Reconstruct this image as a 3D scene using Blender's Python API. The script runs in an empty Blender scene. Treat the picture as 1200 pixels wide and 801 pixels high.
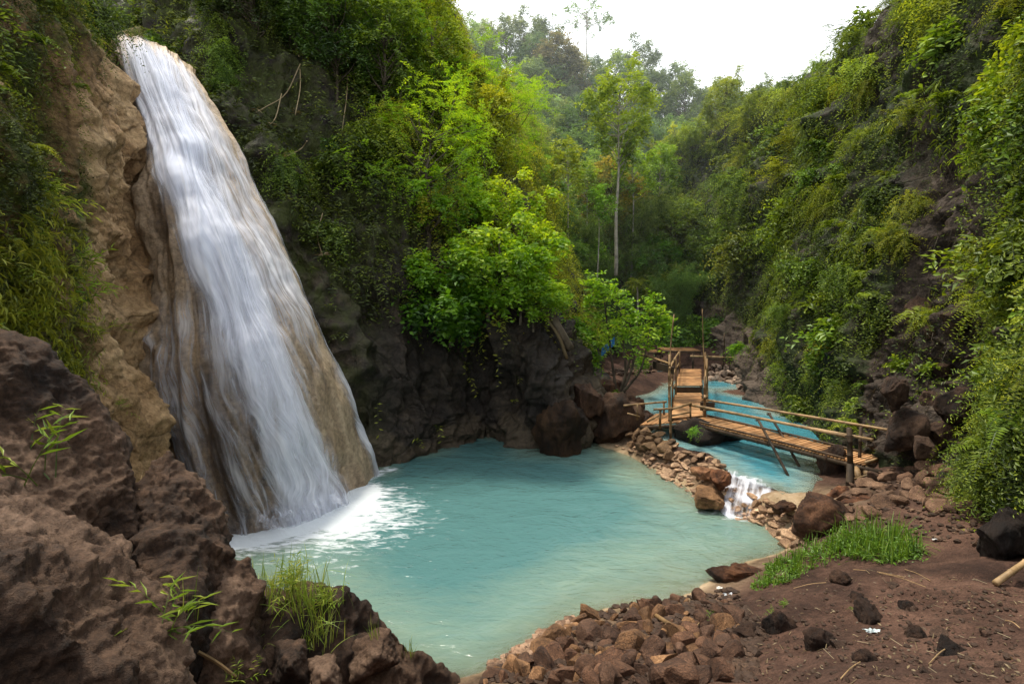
import bpy, bmesh, math, random
import numpy as np
from math import sin, cos, pi, radians

random.seed(7)
rng = np.random.default_rng(7)
scene = bpy.context.scene
COL = scene.collection

# ------------------------------------------------------------------ survey
# Camera station. All positions below are world metres; sight() turns a
# bearing read off the photograph into a point at a given distance north.
F = 667.0
CAM = np.array([0.0, 0.0, 6.5])
PITCH = math.atan(65.5 / F)
CP, SP = cos(PITCH), sin(PITCH)


def ray(px, py):
    x = (px - 600.0) / F
    z = -(py - 400.5) / F
    return np.array([x, CP + z * SP, -SP + z * CP])


def sight(px, py, Y):
    d = ray(px, py)
    return CAM + d * (Y / d[1])


def on(px, py, z):
    d = ray(px, py)
    return CAM + d * ((z - CAM[2]) / d[2])


def bearing(P):
    """world points -> bearings (used only while planting)"""
    P = np.asarray(P, float) - CAM
    yc = P[..., 1] * CP - P[..., 2] * SP
    zc = P[..., 1] * SP + P[..., 2] * CP
    yc = np.where(yc < .1, .1, yc)
    return np.stack([600 + F * P[..., 0] / yc, 400.5 - F * zc / yc], -1)


def inpoly(pts, poly):
    x, y = pts[..., 0], pts[..., 1]
    r = np.zeros(x.shape, bool)
    n = len(poly)
    for i in range(n):
        x1, y1 = poly[i]
        x2, y2 = poly[(i + 1) % n]
        c = (y1 > y) != (y2 > y)
        xi = (x2 - x1) * (y - y1) / ((y2 - y1) if y2 != y1 else 1e-9) + x1
        r ^= c & (x < xi)
    return r


# ------------------------------------------------------------------ noise
def _hash(i, j, k, seed):
    h = (i.astype(np.int64) * 374761393 + j.astype(np.int64) * 668265263 + k.astype(np.int64) * 2147483647 + seed * 974634777)
    h = (h ^ (h >> 13)) * 1274126177
    h &= 0xffffffff
    h = (h ^ (h >> 16)) * 2246822519
    h &= 0xffffffff
    h ^= h >> 13
    return (h & 0xffffff) / float(0xffffff)


def vnoise(p, seed=0):
    p = np.asarray(p, float)
    f = np.floor(p)
    t = p - f
    t = t * t * t * (t * (t * 6 - 15) + 10)
    i, j, k = f[..., 0], f[..., 1], f[..., 2]
    out = 0
    for a in (0, 1):
        for b in (0, 1):
            for c in (0, 1):
                w = (t[..., 0] if a else 1 - t[..., 0]) * (t[..., 1] if b else 1 - t[..., 1]) * (t[..., 2] if c else 1 - t[..., 2])
                out = out + w * _hash(i + a, j + b, k + c, seed)
    return out * 2 - 1


def fbm(p, octv=4, seed=0, gain=.5, lac=2.03):
    p = np.asarray(p, float)
    a, s, out = 1.0, 1.0, 0
    for o in range(octv):
        out = out + a * vnoise(p * s + o * 17.3, seed + o)
        a *= gain
        s *= lac
    return out


def ridged(p, octv=4, seed=0, gain=.5, lac=2.1):
    p = np.asarray(p, float)
    a, s, out = 1.0, 1.0, 0
    for o in range(octv):
        out = out + a * (1 - 2 * np.abs(vnoise(p * s + o * 9.1, seed + o)))
        a *= gain
        s *= lac
    return out


def nrmz(v):
    return v / np.maximum(np.linalg.norm(v, axis=-1, keepdims=True), 1e-9)


def smooth(a, b, x):
    t = np.clip((x - a) / (b - a), 0, 1)
    return t * t * (3 - 2 * t)


# ------------------------------------------------------------------ mesh
class MB:
    def __init__(self):
        self.v, self.t, self.q, self.tint = [], [], [], []
        self.n = 0

    def add(self, v, tris=None, quads=None, tint=.5):
        v = np.asarray(v, float).reshape(-1, 3)
        self.v.append(v)
        self.tint.append(np.broadcast_to(np.asarray(tint, float), (len(v),)) if np.ndim(tint) == 0 else np.asarray(tint, float).ravel())
        if tris is not None and len(tris):
            self.t.append(np.asarray(tris, np.int64).reshape(-1, 3) + self.n)
        if quads is not None and len(quads):
            self.q.append(np.asarray(quads, np.int64).reshape(-1, 4) + self.n)
        self.n += len(v)
        return self

    def mesh(self, name, mat=None, smooth_=False, attrs=None):
        V = np.concatenate(self.v)
        T = np.concatenate(self.t) if self.t else np.zeros((0, 3), np.int64)
        Q = np.concatenate(self.q) if self.q else np.zeros((0, 4), np.int64)
        me = bpy.data.meshes.new(name)
        me.vertices.add(len(V))
        me.vertices.foreach_set('co', V.astype(np.float32).ravel())
        L = np.concatenate([T.ravel(), Q.ravel()]).astype(np.int32)
        me.loops.add(len(L))
        me.loops.foreach_set('vertex_index', L)
        np_ = len(T) + len(Q)
        me.polygons.add(np_)
        st = np.concatenate([np.arange(len(T)) * 3, len(T) * 3 + np.arange(len(Q)) * 4]).astype(np.int32)
        me.polygons.foreach_set('loop_start', st)
        me.polygons.foreach_set('use_smooth', np.full(np_, bool(smooth_)))
        me.update(calc_edges=True)
        at = me.attributes.new('tint', 'FLOAT', 'POINT')
        at.data.foreach_set('value', np.concatenate(self.tint).astype(np.float32))
        for k, a in (attrs or {}).items():
            at = me.attributes.new(k, 'FLOAT', 'POINT')
            at.data.foreach_set('value', np.asarray(a, np.float32).ravel())
        if mat:
            me.materials.append(mat)
        return me


def tube(mb, pts, rad, seg=8, tint=.5, cap=True):
    pts = np.asarray(pts, float)
    n = len(pts)
    rad = np.broadcast_to(np.asarray(rad, float), (n,))
    tan = nrmz(np.gradient(pts, axis=0))
    ref = np.array([0, 0, 1.0]) if abs(tan[0][2]) < .9 else np.array([1.0, 0, 0])
    a = nrmz(np.cross(tan, ref))
    b = np.cross(tan, a)
    th = np.linspace(0, 2 * pi, seg, endpoint=False)
    ring = pts[:, None] + rad[:, None, None] * (a[:, None] * np.cos(th)[None, :, None] + b[:, None] * np.sin(th)[None, :, None])
    V = ring.reshape(-1, 3)
    i = np.arange(n - 1)[:, None] * seg
    j = np.arange(seg)[None, :]
    jn = (j + 1) % seg
    Q = np.stack([i + j, i + jn, i + seg + jn, i + seg + j], -1).reshape(-1, 4)
    T = None
    if cap:
        V = np.concatenate([V, pts[:1], pts[-1:]])
        c0, c1 = n * seg, n * seg + 1
        jj = np.arange(seg)
        jn = (jj + 1) % seg
        T = np.concatenate([np.stack([np.full(seg, c0), jn, jj], -1), np.stack([np.full(seg, c1), (n - 1) * seg + jj, (n - 1) * seg + jn], -1)])
    mb.add(V, T, Q, tint)


def curve(pts, n=12):
    """Catmull-Rom through points"""
    pts = np.asarray(pts, float)
    return crom(pts, n, 0)


def crom(A, n, axis):
    A = np.moveaxis(np.asarray(A, float), axis, 0)
    m = len(A)
    t = np.linspace(0, m - 1, n)
    i = np.minimum(t.astype(int), m - 2)
    f = (t - i).reshape((-1,) + (1,) * (A.ndim - 1))
    g = lambda k: A[np.clip(k, 0, m - 1)]
    p0, p1, p2, p3 = g(i - 1), g(i), g(i + 1), g(i + 2)
    p0 = np.where((i == 0).reshape(f.shape), 2 * p1 - p2, p0)
    p3 = np.where((i == m - 2).reshape(f.shape), 2 * p2 - p1, p3)
    out = .5 * (2 * p1 + (p2 - p0) * f + (2 * p0 - 5 * p1 + 4 * p2 - p3) * f ** 2 + (3 * p1 - p0 - 3 * p2 + p3) * f ** 3)
    return np.moveaxis(out, 0, axis)


def box(mb, c, ax, ay, az, sx, sy, sz, tint=.5):
    c = np.asarray(c, float)
    V = [c + ax * sx * i / 2 + ay * sy * j / 2 + az * sz * k / 2 for i in (-1, 1) for j in (-1, 1) for k in (-1, 1)]
    Q = [(0, 1, 3, 2), (4, 6, 7, 5), (0, 4, 5, 1), (2, 3, 7, 6), (0, 2, 6, 4), (1, 5, 7, 3)]
    mb.add(V, None, Q, tint)


class Surf:
    """lofted cliff or slope: grid of points with outward normals"""

    def __init__(self, ctrl, n, m, flip=False):
        C = np.array([[c if isinstance(c, np.ndarray) else sight(*c) for c in row] for row in ctrl])
        P = crom(crom(C, n, 0), m, 1)
        self.P = P
        self.flip = flip
        self.normals()

    def normals(self):
        P = self.P
        N = np.cross(np.gradient(P, axis=1), np.gradient(P, axis=0))
        N = nrmz(N)
        self.flip = bool((N * nrmz(P - CAM)).sum(-1).mean() > 0)   # outward = towards the open gorge
        self.N = N * (-1 if self.flip else 1)
        d1 = np.linalg.norm(np.gradient(P, axis=0), axis=-1)
        d2 = np.linalg.norm(np.gradient(P, axis=1), axis=-1)
        self.A = d1 * d2

    def push(self, amt):
        self.P = self.P + self.N * amt[..., None]
        self.normals()

    def build(self, name, mat, attrs=None, kind='structure'):
        n, m = self.P.shape[:2]
        i, j = np.meshgrid(np.arange(n - 1), np.arange(m - 1), indexing='ij')
        a = i * m + j
        Q = np.stack([a, a + 1, a + m + 1, a + m], -1).reshape(-1, 4)
        if self.flip:
            Q = Q[:, ::-1]
        mb = MB().add(self.P, None, Q)
        o = obj(name, mb.mesh(name, mat, True, attrs))
        if kind:
            o['kind'] = kind
        return o

    def near(self, px, py):
        """the visible (closest) surface point on that bearing"""
        if not hasattr(self, 'B') or self.B.shape[:2] != self.P.shape[:2]:
            self.B = bearing(self.P)
        d = np.hypot(self.B[..., 0] - px, self.B[..., 1] - py) + .15 * self.P[..., 1] + np.where(self.P[..., 1] < 1, 1e4, 0)
        k = np.unravel_index(np.argmin(d), d.shape)
        return self.P[k], self.N[k]

    def sample(self, count, weight):
        w = (self.A * weight).ravel()
        w = w / w.sum()
        k = rng.choice(len(w), count, p=w)
        m = self.P.shape[1]
        jit = rng.normal(0, 1, (count, 3)) * np.sqrt(self.A.ravel()[k])[:, None] * .5
        return self.P.reshape(-1, 3)[k] + jit, self.N.reshape(-1, 3)[k]


def obj(name, me, parent=None, loc=None):
    o = bpy.data.objects.new(name, me)
    COL.objects.link(o)
    if parent:
        o.parent = parent
    if loc is not None:
        o.location = loc
    return o


def tag(o, label, cat, group=None, kind=None):
    o['label'] = label
    o['category'] = cat
    if group:
        o['group'] = group
    if kind:
        o['kind'] = kind
    return o


def thing(name, label, cat, loc=(0, 0, 0), rotz=0, scale=1, group=None):
    o = bpy.data.objects.new(name, None)
    o.empty_display_size = .2
    COL.objects.link(o)
    o.location = loc
    o.rotation_euler = (0, 0, rotz)
    o.scale = (scale,) * 3 if np.ndim(scale) == 0 else scale
    return tag(o, label, cat, group)


def dup(proto, loc, rotz=0, scale=1, label=None, cat=None, group=None, color=None, rot=None, name=None):
    """copy of a thing with copies of its parts (mesh data shared)"""
    if proto.get('_fresh'):
        r = proto
        del r['_fresh']
        kids = list(r.children)
    else:
        r = proto.copy()
        COL.objects.link(r)
        kids = []
        for ch in proto.children:
            c = ch.copy()
            COL.objects.link(c)
            c.parent = r
            kids.append(c)
    if name:
        r.name = name
    r.location = loc
    r.rotation_euler = rot if rot is not None else (0, 0, rotz)
    r.scale = (scale,) * 3 if np.ndim(scale) == 0 else scale
    if label:
        r['label'] = label
    if cat:
        r['category'] = cat
    if group:
        r['group'] = group
    elif 'group' in r.keys():
        del r['group']
    for o in [r] + kids:
        if color is not None and o.name.split('.')[0] not in ('trunk', 'culm'):
            o.color = (*color, 1)
    return r


# ------------------------------------------------------------------ leaves
UP = np.array([0, 0, 1.0])


def leaves(mb, pos, d, nr, L, W, tint, droop=.12):
    d = nrmz(d)
    sd = nrmz(np.cross(d, nr))
    nr = np.cross(sd, d)
    L = np.asarray(L)[:, None]
    W = np.asarray(W)[:, None]
    v0 = pos
    v1 = pos + d * L * .42 + sd * W * .5 + nr * W * .12
    v2 = pos + d * L - nr * L * droop
    v3 = pos + d * L * .42 - sd * W * .5 + nr * W * .12
    V = np.stack([v0, v1, v2, v3], 1).reshape(-1, 3)
    b = np.arange(len(pos))[:, None] * 4
    T = np.concatenate([b + np.array([[0, 1, 2]]), b + np.array([[0, 2, 3]])])
    mb.add(V, T, None, np.repeat(tint, 4))


def sprigs(mb, P, D, k, SL, LL, LW, droop=.4, t0=.15, side=.75, taper=.3, jit=.25, tint=.5, tvar=.14, stem=0, leafdroop=.12):
    P = np.asarray(P, float)
    N = len(P)
    D = nrmz(np.asarray(D, float))
    SL = np.broadcast_to(np.asarray(SL, float), (N,))
    LL = np.broadcast_to(np.asarray(LL, float), (N,))
    LW = np.broadcast_to(np.asarray(LW, float), (N,))
    tint = np.broadcast_to(np.asarray(tint, float), (N,))
    droop = np.broadcast_to(np.asarray(droop, float), (N,))
    t = np.linspace(t0, 1, k)[None] + rng.uniform(-.5, .5, (N, k)) * (.6 / k)
    dz = np.zeros((N, k, 3))
    dz[..., 2] = -(droop * SL)[:, None] * t ** 2
    pos = P[:, None] + D[:, None] * (SL[:, None] * t)[..., None] + dz
    tg = np.repeat(D[:, None], k, 1)
    tg[..., 2] -= 2 * droop[:, None] * t
    tg = nrmz(tg)
    up = np.broadcast_to(UP, tg.shape) + rng.normal(0, .15, tg.shape)
    sv = nrmz(np.cross(tg, up))
    sg = np.where(np.arange(k) % 2 == 0, 1.0, -1.0)[None, :, None]
    ld = nrmz(tg * (1 - side) + sv * sg * side + rng.normal(0, jit, tg.shape))
    nr = np.cross(sv, tg) + rng.normal(0, jit * 1.2, tg.shape)
    sc = (1 - taper * t) * rng.uniform(.75, 1.25, (N, k))
    tt = np.clip(tint[:, None] + rng.normal(0, tvar, (N, k)) + (t - .5) * .1, 0, 1)
    leaves(mb, pos.reshape(-1, 3), ld.reshape(-1, 3), nr.reshape(-1, 3), (LL[:, None] * sc).ravel(), (LW[:, None] * sc).ravel(), tt.ravel(), leafdroop)
    if stem > 0:
        ts = np.linspace(0, 1, 5)[None]
        sp = P[:, None] + D[:, None] * (SL[:, None] * ts)[..., None]
        sp[..., 2] -= (droop * SL)[:, None] * ts ** 2
        s1 = nrmz(np.cross(D, UP + rng.normal(0, .2, D.shape)))[:, None] * stem * (1.1 - ts)[..., None]
        s2 = np.cross(D, s1[:, 0])[:, None] * (1.1 - ts)[..., None]
        for s in (s1, s2):
            V = np.stack([sp - s, sp + s], 2).reshape(-1, 3)
            b = (np.arange(N) * 10)[:, None]
            qi = (np.arange(4) * 2)[None]
            a = b + qi
            Q = np.stack([a, a + 1, a + 3, a + 2], -1).reshape(-1, 4)
            mb.add(V, None, Q, .12)


def rand_dirs(n, up=0.0, out=None, spread=1.0):
    d = rng.normal(0, 1, (n, 3)) * spread
    d[:, 2] += up
    if out is not None:
        d += out
    return nrmz(d)


# ------------------------------------------------------------------ nodes
class NT:
    def __init__(self, name):
        self.m = bpy.data.materials.new(name)
        self.m.use_nodes = True
        self.t = self.m.node_tree
        self.t.nodes.clear()
        self.out = self.t.nodes.new('ShaderNodeOutputMaterial')

    def n(self, typ, **kw):
        nd = self.t.nodes.new('ShaderNode' + typ)
        for k, v in kw.items():
            if k[0] == 'i' and k[1:].isdigit():
                self.set(nd.inputs[int(k[1:])], v)
            elif k in nd.inputs.keys() and not hasattr(type(nd), k):
                self.set(nd.inputs[k], v)
            else:
                setattr(nd, k, v)
        return nd

    def set(self, inp, v):
        if hasattr(v, 'is_output'):
            self.t.links.new(v, inp)
        elif isinstance(v, bpy.types.Node):
            self.t.links.new(v.outputs[0], inp)
        elif isinstance(v, tuple) and len(v) == 3 and inp.type == 'RGBA':
            inp.default_value = (*v, 1)
        else:
            inp.default_value = v

    def noise(self, scale, detail=5, rough=.55, vec=None, dist=0):
        nd = self.n('TexNoise')
        nd.inputs['Scale'].default_value = scale
        nd.inputs['Detail'].default_value = detail
        nd.inputs['Roughness'].default_value = rough
        nd.inputs['Distortion'].default_value = dist
        if vec is not None:
            self.set(nd.inputs['Vector'], vec)
        return nd.outputs['Fac']

    def ramp(self, fac, stops, interp='LINEAR'):
        nd = self.n('ValToRGB')
        self.set(nd.inputs[0], fac)
        el = nd.color_ramp.elements
        nd.color_ramp.interpolation = interp
        while len(el) < len(stops):
            el.new(.5)
        for e, (p, c) in zip(el, stops):
            e.position = p
            e.color = (*c, 1) if np.ndim(c) else (c, c, c, 1)
        return nd.outputs[0]

    def math(self, op, a, b=0.0, c=None, clamp=False):
        nd = self.n('Math', operation=op, use_clamp=clamp)
        self.set(nd.inputs[0], a)
        self.set(nd.inputs[1], b)
        if c is not None:
            self.set(nd.inputs[2], c)
        return nd.outputs[0]

    def mix(self, fac, a, b, mode='MIX'):
        nd = self.n('MixRGB', blend_type=mode)
        self.set(nd.inputs[0], fac)
        self.set(nd.inputs[1], a)
        self.set(nd.inputs[2], b)
        return nd.outputs[0]

    def attr(self, name):
        return self.n('Attribute', attribute_name=name).outputs['Fac']

    def shade(self, fac, a, b):
        nd = self.n('MixShader')
        self.set(nd.inputs[0], fac)
        self.set(nd.inputs[1], a)
        self.set(nd.inputs[2], b)
        return nd.outputs[0]

    def bump(self, h, strength=.5, dist=.05, normal=None):
        nd = self.n('Bump')
        nd.inputs['Strength'].default_value = strength
        nd.inputs['Distance'].default_value = dist
        self.set(nd.inputs['Height'], h)
        if normal is not None:
            self.set(nd.inputs['Normal'], normal)
        return nd.outputs[0]

    def done(self, sh):
        self.t.links.new(sh, self.out.inputs[0])
        return self.m


def leaf_mat(name, dark, mid, light, trans=.38, gloss=.035):
    n = NT(name)
    oi = n.n('ObjectInfo')
    r = oi.outputs['Random']
    ti = n.math('ADD', n.attr('tint'), n.math('MULTIPLY', n.math('SUBTRACT', r, .5), .16), clamp=True)
    c = n.ramp(ti, [(.05, dark), (.5, mid), (.95, light)])
    c = n.mix(1.0, c, oi.outputs['Color'], 'MULTIPLY')
    df = n.n('BsdfDiffuse', Color=c)
    tc = n.mix(1.0, c, (1.25, 1.15, .55), 'MULTIPLY')
    tr = n.n('BsdfTranslucent', Color=tc)
    s = n.shade(trans, df, tr)
    gl = n.n('BsdfGlossy', Color=(.8, .85, .8))
    gl.inputs['Roughness'].default_value = .5
    return n.done(n.shade(gloss, s, gl))


def rock_mat(name, cols, scale=.8, moss=(.05, .075, .015), bump=.6, rough=.85, streak=None, dist=.06, fine=14, crk=.35, micro=.14):
    """cols: dark to light stops; vertex 'tint' shifts it, vertex 'moss' greens it"""
    n = NT(name)
    co = n.n('TexCoord').outputs['Object']
    oi = n.n('ObjectInfo')
    a = n.noise(scale, 8, .62, co)
    b = n.noise(scale * 5.5, 6, .6, co)
    f = n.noise(fine, 5, .65, co)
    v = n.n('TexVoronoi', feature='DISTANCE_TO_EDGE')
    n.set(v.inputs['Vector'], n.mix(.12, co, n.n('TexNoise', Vector=co).outputs['Color']))
    v.inputs['Scale'].default_value = scale * 2.2
    crack = n.ramp(v.outputs[0], [(0, .0), (.045, 1.0)])
    x = n.math('ADD', n.math('MULTIPLY', a, .5), n.math('MULTIPLY', b, .35))
    x = n.math('ADD', x, n.math('MULTIPLY', f, .15))
    x = n.math('ADD', x, n.math('MULTIPLY', n.math('SUBTRACT', n.attr('tint'), .5), .7))
    x = n.math('ADD', x, n.math('MULTIPLY', n.math('SUBTRACT', oi.outputs['Random'], .5), .12))
    if streak:
        mp = n.n('Mapping')
        n.set(mp.inputs['Vector'], co)
        mp.inputs['Scale'].default_value = streak
        st = n.noise(1.0, 6, .6, mp.outputs[0])
        x = n.math('ADD', x, n.math('MULTIPLY', n.math('SUBTRACT', st, .5), .55))
    k = len(cols)
    lo, hi = .3, .7
    c = n.ramp(x, [(lo + (hi - lo) * i / (k - 1), cc) for i, cc in enumerate(cols)])
    c = n.mix(1.0, c, n.ramp(f, [(.3, .55), (.62, 1.12)]), 'MULTIPLY')
    c = n.mix(crk, c, n.mix(1.0, c, crack, 'MULTIPLY'))
    mf = n.math('MULTIPLY', n.attr('moss'), n.ramp(n.noise(scale * 3, 6, .6, co), [(.36, 0.0), (.56, 1.0)]))
    mc = n.mix(f, tuple(m * .4 for m in moss), tuple(m * 1.5 for m in moss))
    c = n.mix(mf, c, mc)
    c = n.mix(1.0, c, oi.outputs['Color'], 'MULTIPLY')
    h = n.math('ADD', n.math('MULTIPLY', b, .9), n.math('MULTIPLY', f, .45))
    h = n.math('ADD', h, n.math('MULTIPLY', n.math('MULTIPLY', crack, crk), .6))
    h = n.math('ADD', h, n.math('MULTIPLY', n.noise(fine * 4, 4, .65, co), micro))
    p = n.n('BsdfPrincipled')
    n.set(p.inputs['Base Color'], c)
    n.set(p.inputs['Roughness'], n.ramp(b, [(.3, rough - .2), (.7, rough)]))
    p.inputs['Specular IOR Level'].default_value = .3
    n.set(p.inputs['Normal'], n.bump(h, bump, dist))
    return n.done(p.outputs[0])


def wood_mat(name, cols, scale=(3, 3, 30), rough=.6):
    n = NT(name)
    co = n.n('TexCoord').outputs['Object']
    oi = n.n('ObjectInfo')
    a = n.noise(3.5, 5, .6, co)
    b = n.noise(30, 4, .6, co)
    x = n.math('ADD', n.math('MULTIPLY', a, .5), n.math('MULTIPLY', b, .3))
    x = n.math('ADD', x, n.math('MULTIPLY', n.attr('tint'), .6))
    c = n.ramp(n.math('SUBTRACT', x, .2), [(.15 + .7 * i / (len(cols) - 1), cc) for i, cc in enumerate(cols)])
    c = n.mix(1.0, c, n.ramp(n.noise(1.3, 5, .65, co), [(.36, (.42, .42, .40)), (.58, (1.05, 1.03, 1.0))]), 'MULTIPLY')
    p = n.n('BsdfPrincipled')
    n.set(p.inputs['Base Color'], c)
    p.inputs['Roughness'].default_value = rough
    p.inputs['Specular IOR Level'].default_value = .3
    n.set(p.inputs['Normal'], n.bump(b, .25, .01))
    return n.done(p.outputs[0])


M = {}
M['leaf'] = leaf_mat('broad_leaf', (.024, .044, .007), (.125, .195, .018), (.31, .38, .04))
M['bright'] = leaf_mat('young_leaf', (.05, .13, .008), (.22, .42, .014), (.46, .62, .035), trans=.5)
M['bamboo'] = leaf_mat('bamboo_leaf', (.034, .062, .015), (.145, .205, .042), (.30, .34, .07))
M['fern'] = leaf_mat('fern_frond', (.034, .062, .008), (.16, .245, .02), (.35, .42, .035))
M['grass'] = leaf_mat('grass_blade', (.06, .10, .015), (.19, .30, .03), (.42, .45, .11))
M['cover'] = leaf_mat('ground_cover', (.018, .028, .006), (.12, .16, .018), (.36, .38, .04))
M['dry'] = leaf_mat('dry_stem', (.05, .035, .02), (.14, .10, .055), (.30, .23, .13), trans=.15)
M['bark'] = wood_mat('tree_bark', [(.035, .028, .02), (.11, .09, .065), (.22, .18, .14)], rough=.9)
M['pale'] = wood_mat('pale_bark', [(.17, .15, .12), (.38, .35, .30), (.52, .48, .42)], rough=.85)
M['culm'] = wood_mat('living_culm', [(.05, .07, .02), (.14, .16, .05), (.26, .25, .10)], rough=.5)
M['cane'] = wood_mat('bamboo_cane', [(.085, .048, .02), (.27, .17, .08), (.46, .32, .17)], rough=.55)
M['slat'] = wood_mat('bamboo_slat', [(.12, .058, .022), (.38, .195, .082), (.58, .345, .17)], rough=.6)
M['greyslat'] = wood_mat('weathered_slat', [(.07, .05, .035), (.2, .155, .115), (.36, .29, .22)], rough=.75)
M['darkcane'] = wood_mat('old_bamboo', [(.02, .013, .008), (.065, .042, .024), (.16, .10, .055)], rough=.7)
M['tan'] = rock_mat('tan_earth_cliff', [(.062, .036, .017), (.205, .118, .052), (.365, .228, .110), (.50, .345, .185)], .45, (.06, .085, .012), bump=.9, dist=.15, fine=9)
M['dome'] = rock_mat('flowstone', [(.078, .056, .038), (.195, .14, .09), (.325, .24, .155), (.43, .33, .22)], .35, (.05, .06, .012), bump=.6, dist=.12, rough=.6, streak=(1.6, 1.6, .16), fine=8, crk=0.0)
M['black'] = rock_mat('dark_wet_cliff', [(.006, .005, .004), (.018, .014, .011), (.04, .031, .023), (.09, .068, .045)], .5, (.045, .055, .010), bump=.9, dist=.14, rough=.7, fine=9)
M['earth'] = rock_mat('earthen_cliff', [(.006, .0045, .003), (.022, .016, .011), (.050, .035, .025), (.10, .074, .055)], .5, (.03, .045, .010), bump=1.0, dist=.15, fine=10)
M['boulder'] = rock_mat('brown_boulder', [(.011, .006, .0038), (.046, .025, .0145), (.110, .063, .038), (.195, .122, .08)], .9, (.05, .07, .015), bump=1.0, dist=.06, fine=24, crk=.06, micro=.4)
M['stone'] = rock_mat('loose_stone', [(.05, .034, .024), (.13, .092, .066), (.24, .175, .125), (.36, .28, .21)], 1.6, bump=.7, dist=.04, fine=18)
M['hill'] = rock_mat('forest_floor', [(.006, .009, .003), (.015, .022, .007), (.03, .04, .014), (.05, .06, .02)], .3)

# ------------------------------------------------------------------ terrain
G = []  # (x, y, z) heights surveyed on the ground


def gp(px, py, z):
    p = on(px, py, z)
    G.append((p[0], p[1], z))


SHORE = [(540, 798), (600, 765), (655, 735), (720, 714), (785, 702), (835, 682), (880, 655), (925, 640), (905, 620), (860, 603), (815, 582), (790, 562), (760, 537), (735, 521), (700, 523), (640, 528), (570, 510), (500, 530), (450, 552), (340, 610), (268, 622), (280, 680), (340, 720), (400, 755), (470, 795)]
for q in SHORE:
    gp(*q, 0)
for q in [(330, 660), (370, 690), (420, 725), (470, 765)]:
    gp(*q, -.25)
for q in [(480, 590), (560, 560), (620, 600), (500, 660), (560, 700), (650, 570), (420, 620), (520, 730), (700, 640), (570, 530)]:
    gp(*q, -1.5)
for q in [(600, 725), (680, 690), (760, 660), (830, 640), (780, 610), (720, 570), (560, 770), (640, 545), (870, 630)]:
    gp(*q, -.45)
for q in [(770, 523, .3), (800, 545, .22), (840, 570, .3), (880, 585, .30), (915, 600, .35), (945, 612, .55), (905, 585, .56), (940, 585, .62),
          (770, 503, .5), (745, 510, .45), (735, 503, .2), (715, 480, .5), (700, 450, 1.2), (810, 518, .3), (840, 520, .1),
          (750, 445, -.4), (790, 455, -.5), (840, 470, -.5), (860, 500, -.6), (900, 525, -.6), (935, 550, -.4), (870, 545, -.1), (860, 455, -.1), (820, 490, -.6),
          (740, 428, .6), (716, 432, .65), (760, 431, .65), (850, 456, .7), (840, 430, 1.2), (865, 432, 1.3), (800, 425, 1.4), (770, 420, 1.3), (740, 418, 1.5), (700, 420, 2.2), (800, 408, 2.0),
          (867, 463, .6), (905, 483, .6), (962, 537, .6), (968, 570, .6), (980, 580, .95), (1005, 565, 1.05), (1035, 548, 1.25), (1060, 535, 1.5), (1100, 560, 1.6), (1060, 600, 1.35), (1120, 620, 1.6),
          (950, 640, .55), (975, 625, .85), (1000, 660, 1.2), (1080, 650, 1.5), (1150, 650, 1.8), (905, 685, .9), (950, 720, 1.55), (1020, 742, 1.95), (1150, 720, 2.2), (1100, 790, 2.6),
          (950, 790, 2.15), (850, 762, 1.15), (745, 770, .85), (650, 795, .45), (760, 725, .45), (850, 700, .5), (1250, 700, 2.3), (1300, 800, 3.0), (700, 745, .4), (600, 790, .25)]:
    gp(*q)
G += [(0, 1.5, 4.6), (2, 2, 4.4), (4.5, 2, 4.0), (0, 4.2, 2.5), (2.2, 4.5, 2.7), (6.5, 2.5, 3.5), (9, 4, 3.2), (-3, 3, 4.0), (-5, 4, 3.6), (-2, 6, 1.2), (-3.6, 8, 1.0), (-5.5, 7.5, 2.2), (-6.5, 10, 1.8), (-8, 8, 3), (-6.4, 12.2, -.3),
      (0, -6, 5), (10, -6, 5), (-10, -6, 6), (-12, 14, 2), (-10, 24, 0), (0, 32, 1), (18, 20, 2), (18, 34, 2), (12, 52, 3), (4, 48, 3.4), (-6, 40, 2), (24, 6, 4)]
G = np.array(G)
_d = np.hypot(G[:, None, 0] - G[None, :, 0], G[:, None, 1] - G[None, :, 1])
_A = np.zeros((len(G) + 1, len(G) + 1))
_A[:-1, :-1] = np.sqrt(_d ** 2 + .25)
_A[:-1, -1] = 1
_A[-1, :-1] = 1
_A[np.arange(len(G)), np.arange(len(G))] += -.15
_w = np.linalg.solve(_A, np.append(G[:, 2], 0))


def seg_dist(X, Y, a, b):
    ax, ay, bx, by = a[0], a[1], b[0], b[1]
    t = np.clip(((X - ax) * (bx - ax) + (Y - ay) * (by - ay)) / ((bx - ax) ** 2 + (by - ay) ** 2), 0, 1)
    return np.hypot(X - ax - t * (bx - ax), Y - ay - t * (by - ay))


def line_dist(X, Y, L):
    return np.min([seg_dist(X, Y, L[i], L[i + 1]) for i in range(len(L) - 1)], axis=0)


CARVE = [on(a, b, .6)[:2] for a, b in [(752, 507), (785, 521), (830, 529), (846, 548), (866, 561), (907, 572), (932, 580), (952, 578), (958, 560), (942, 530), (900, 500), (850, 480), (800, 478), (760, 482)]]
WEIR = [[on(a, b, .6)[:2] for a, b in L] for L in ([(738, 500), (765, 518), (785, 526), (830, 535), (844, 553)], [(909, 581), (932, 590), (957, 597), (975, 590)])]


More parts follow.
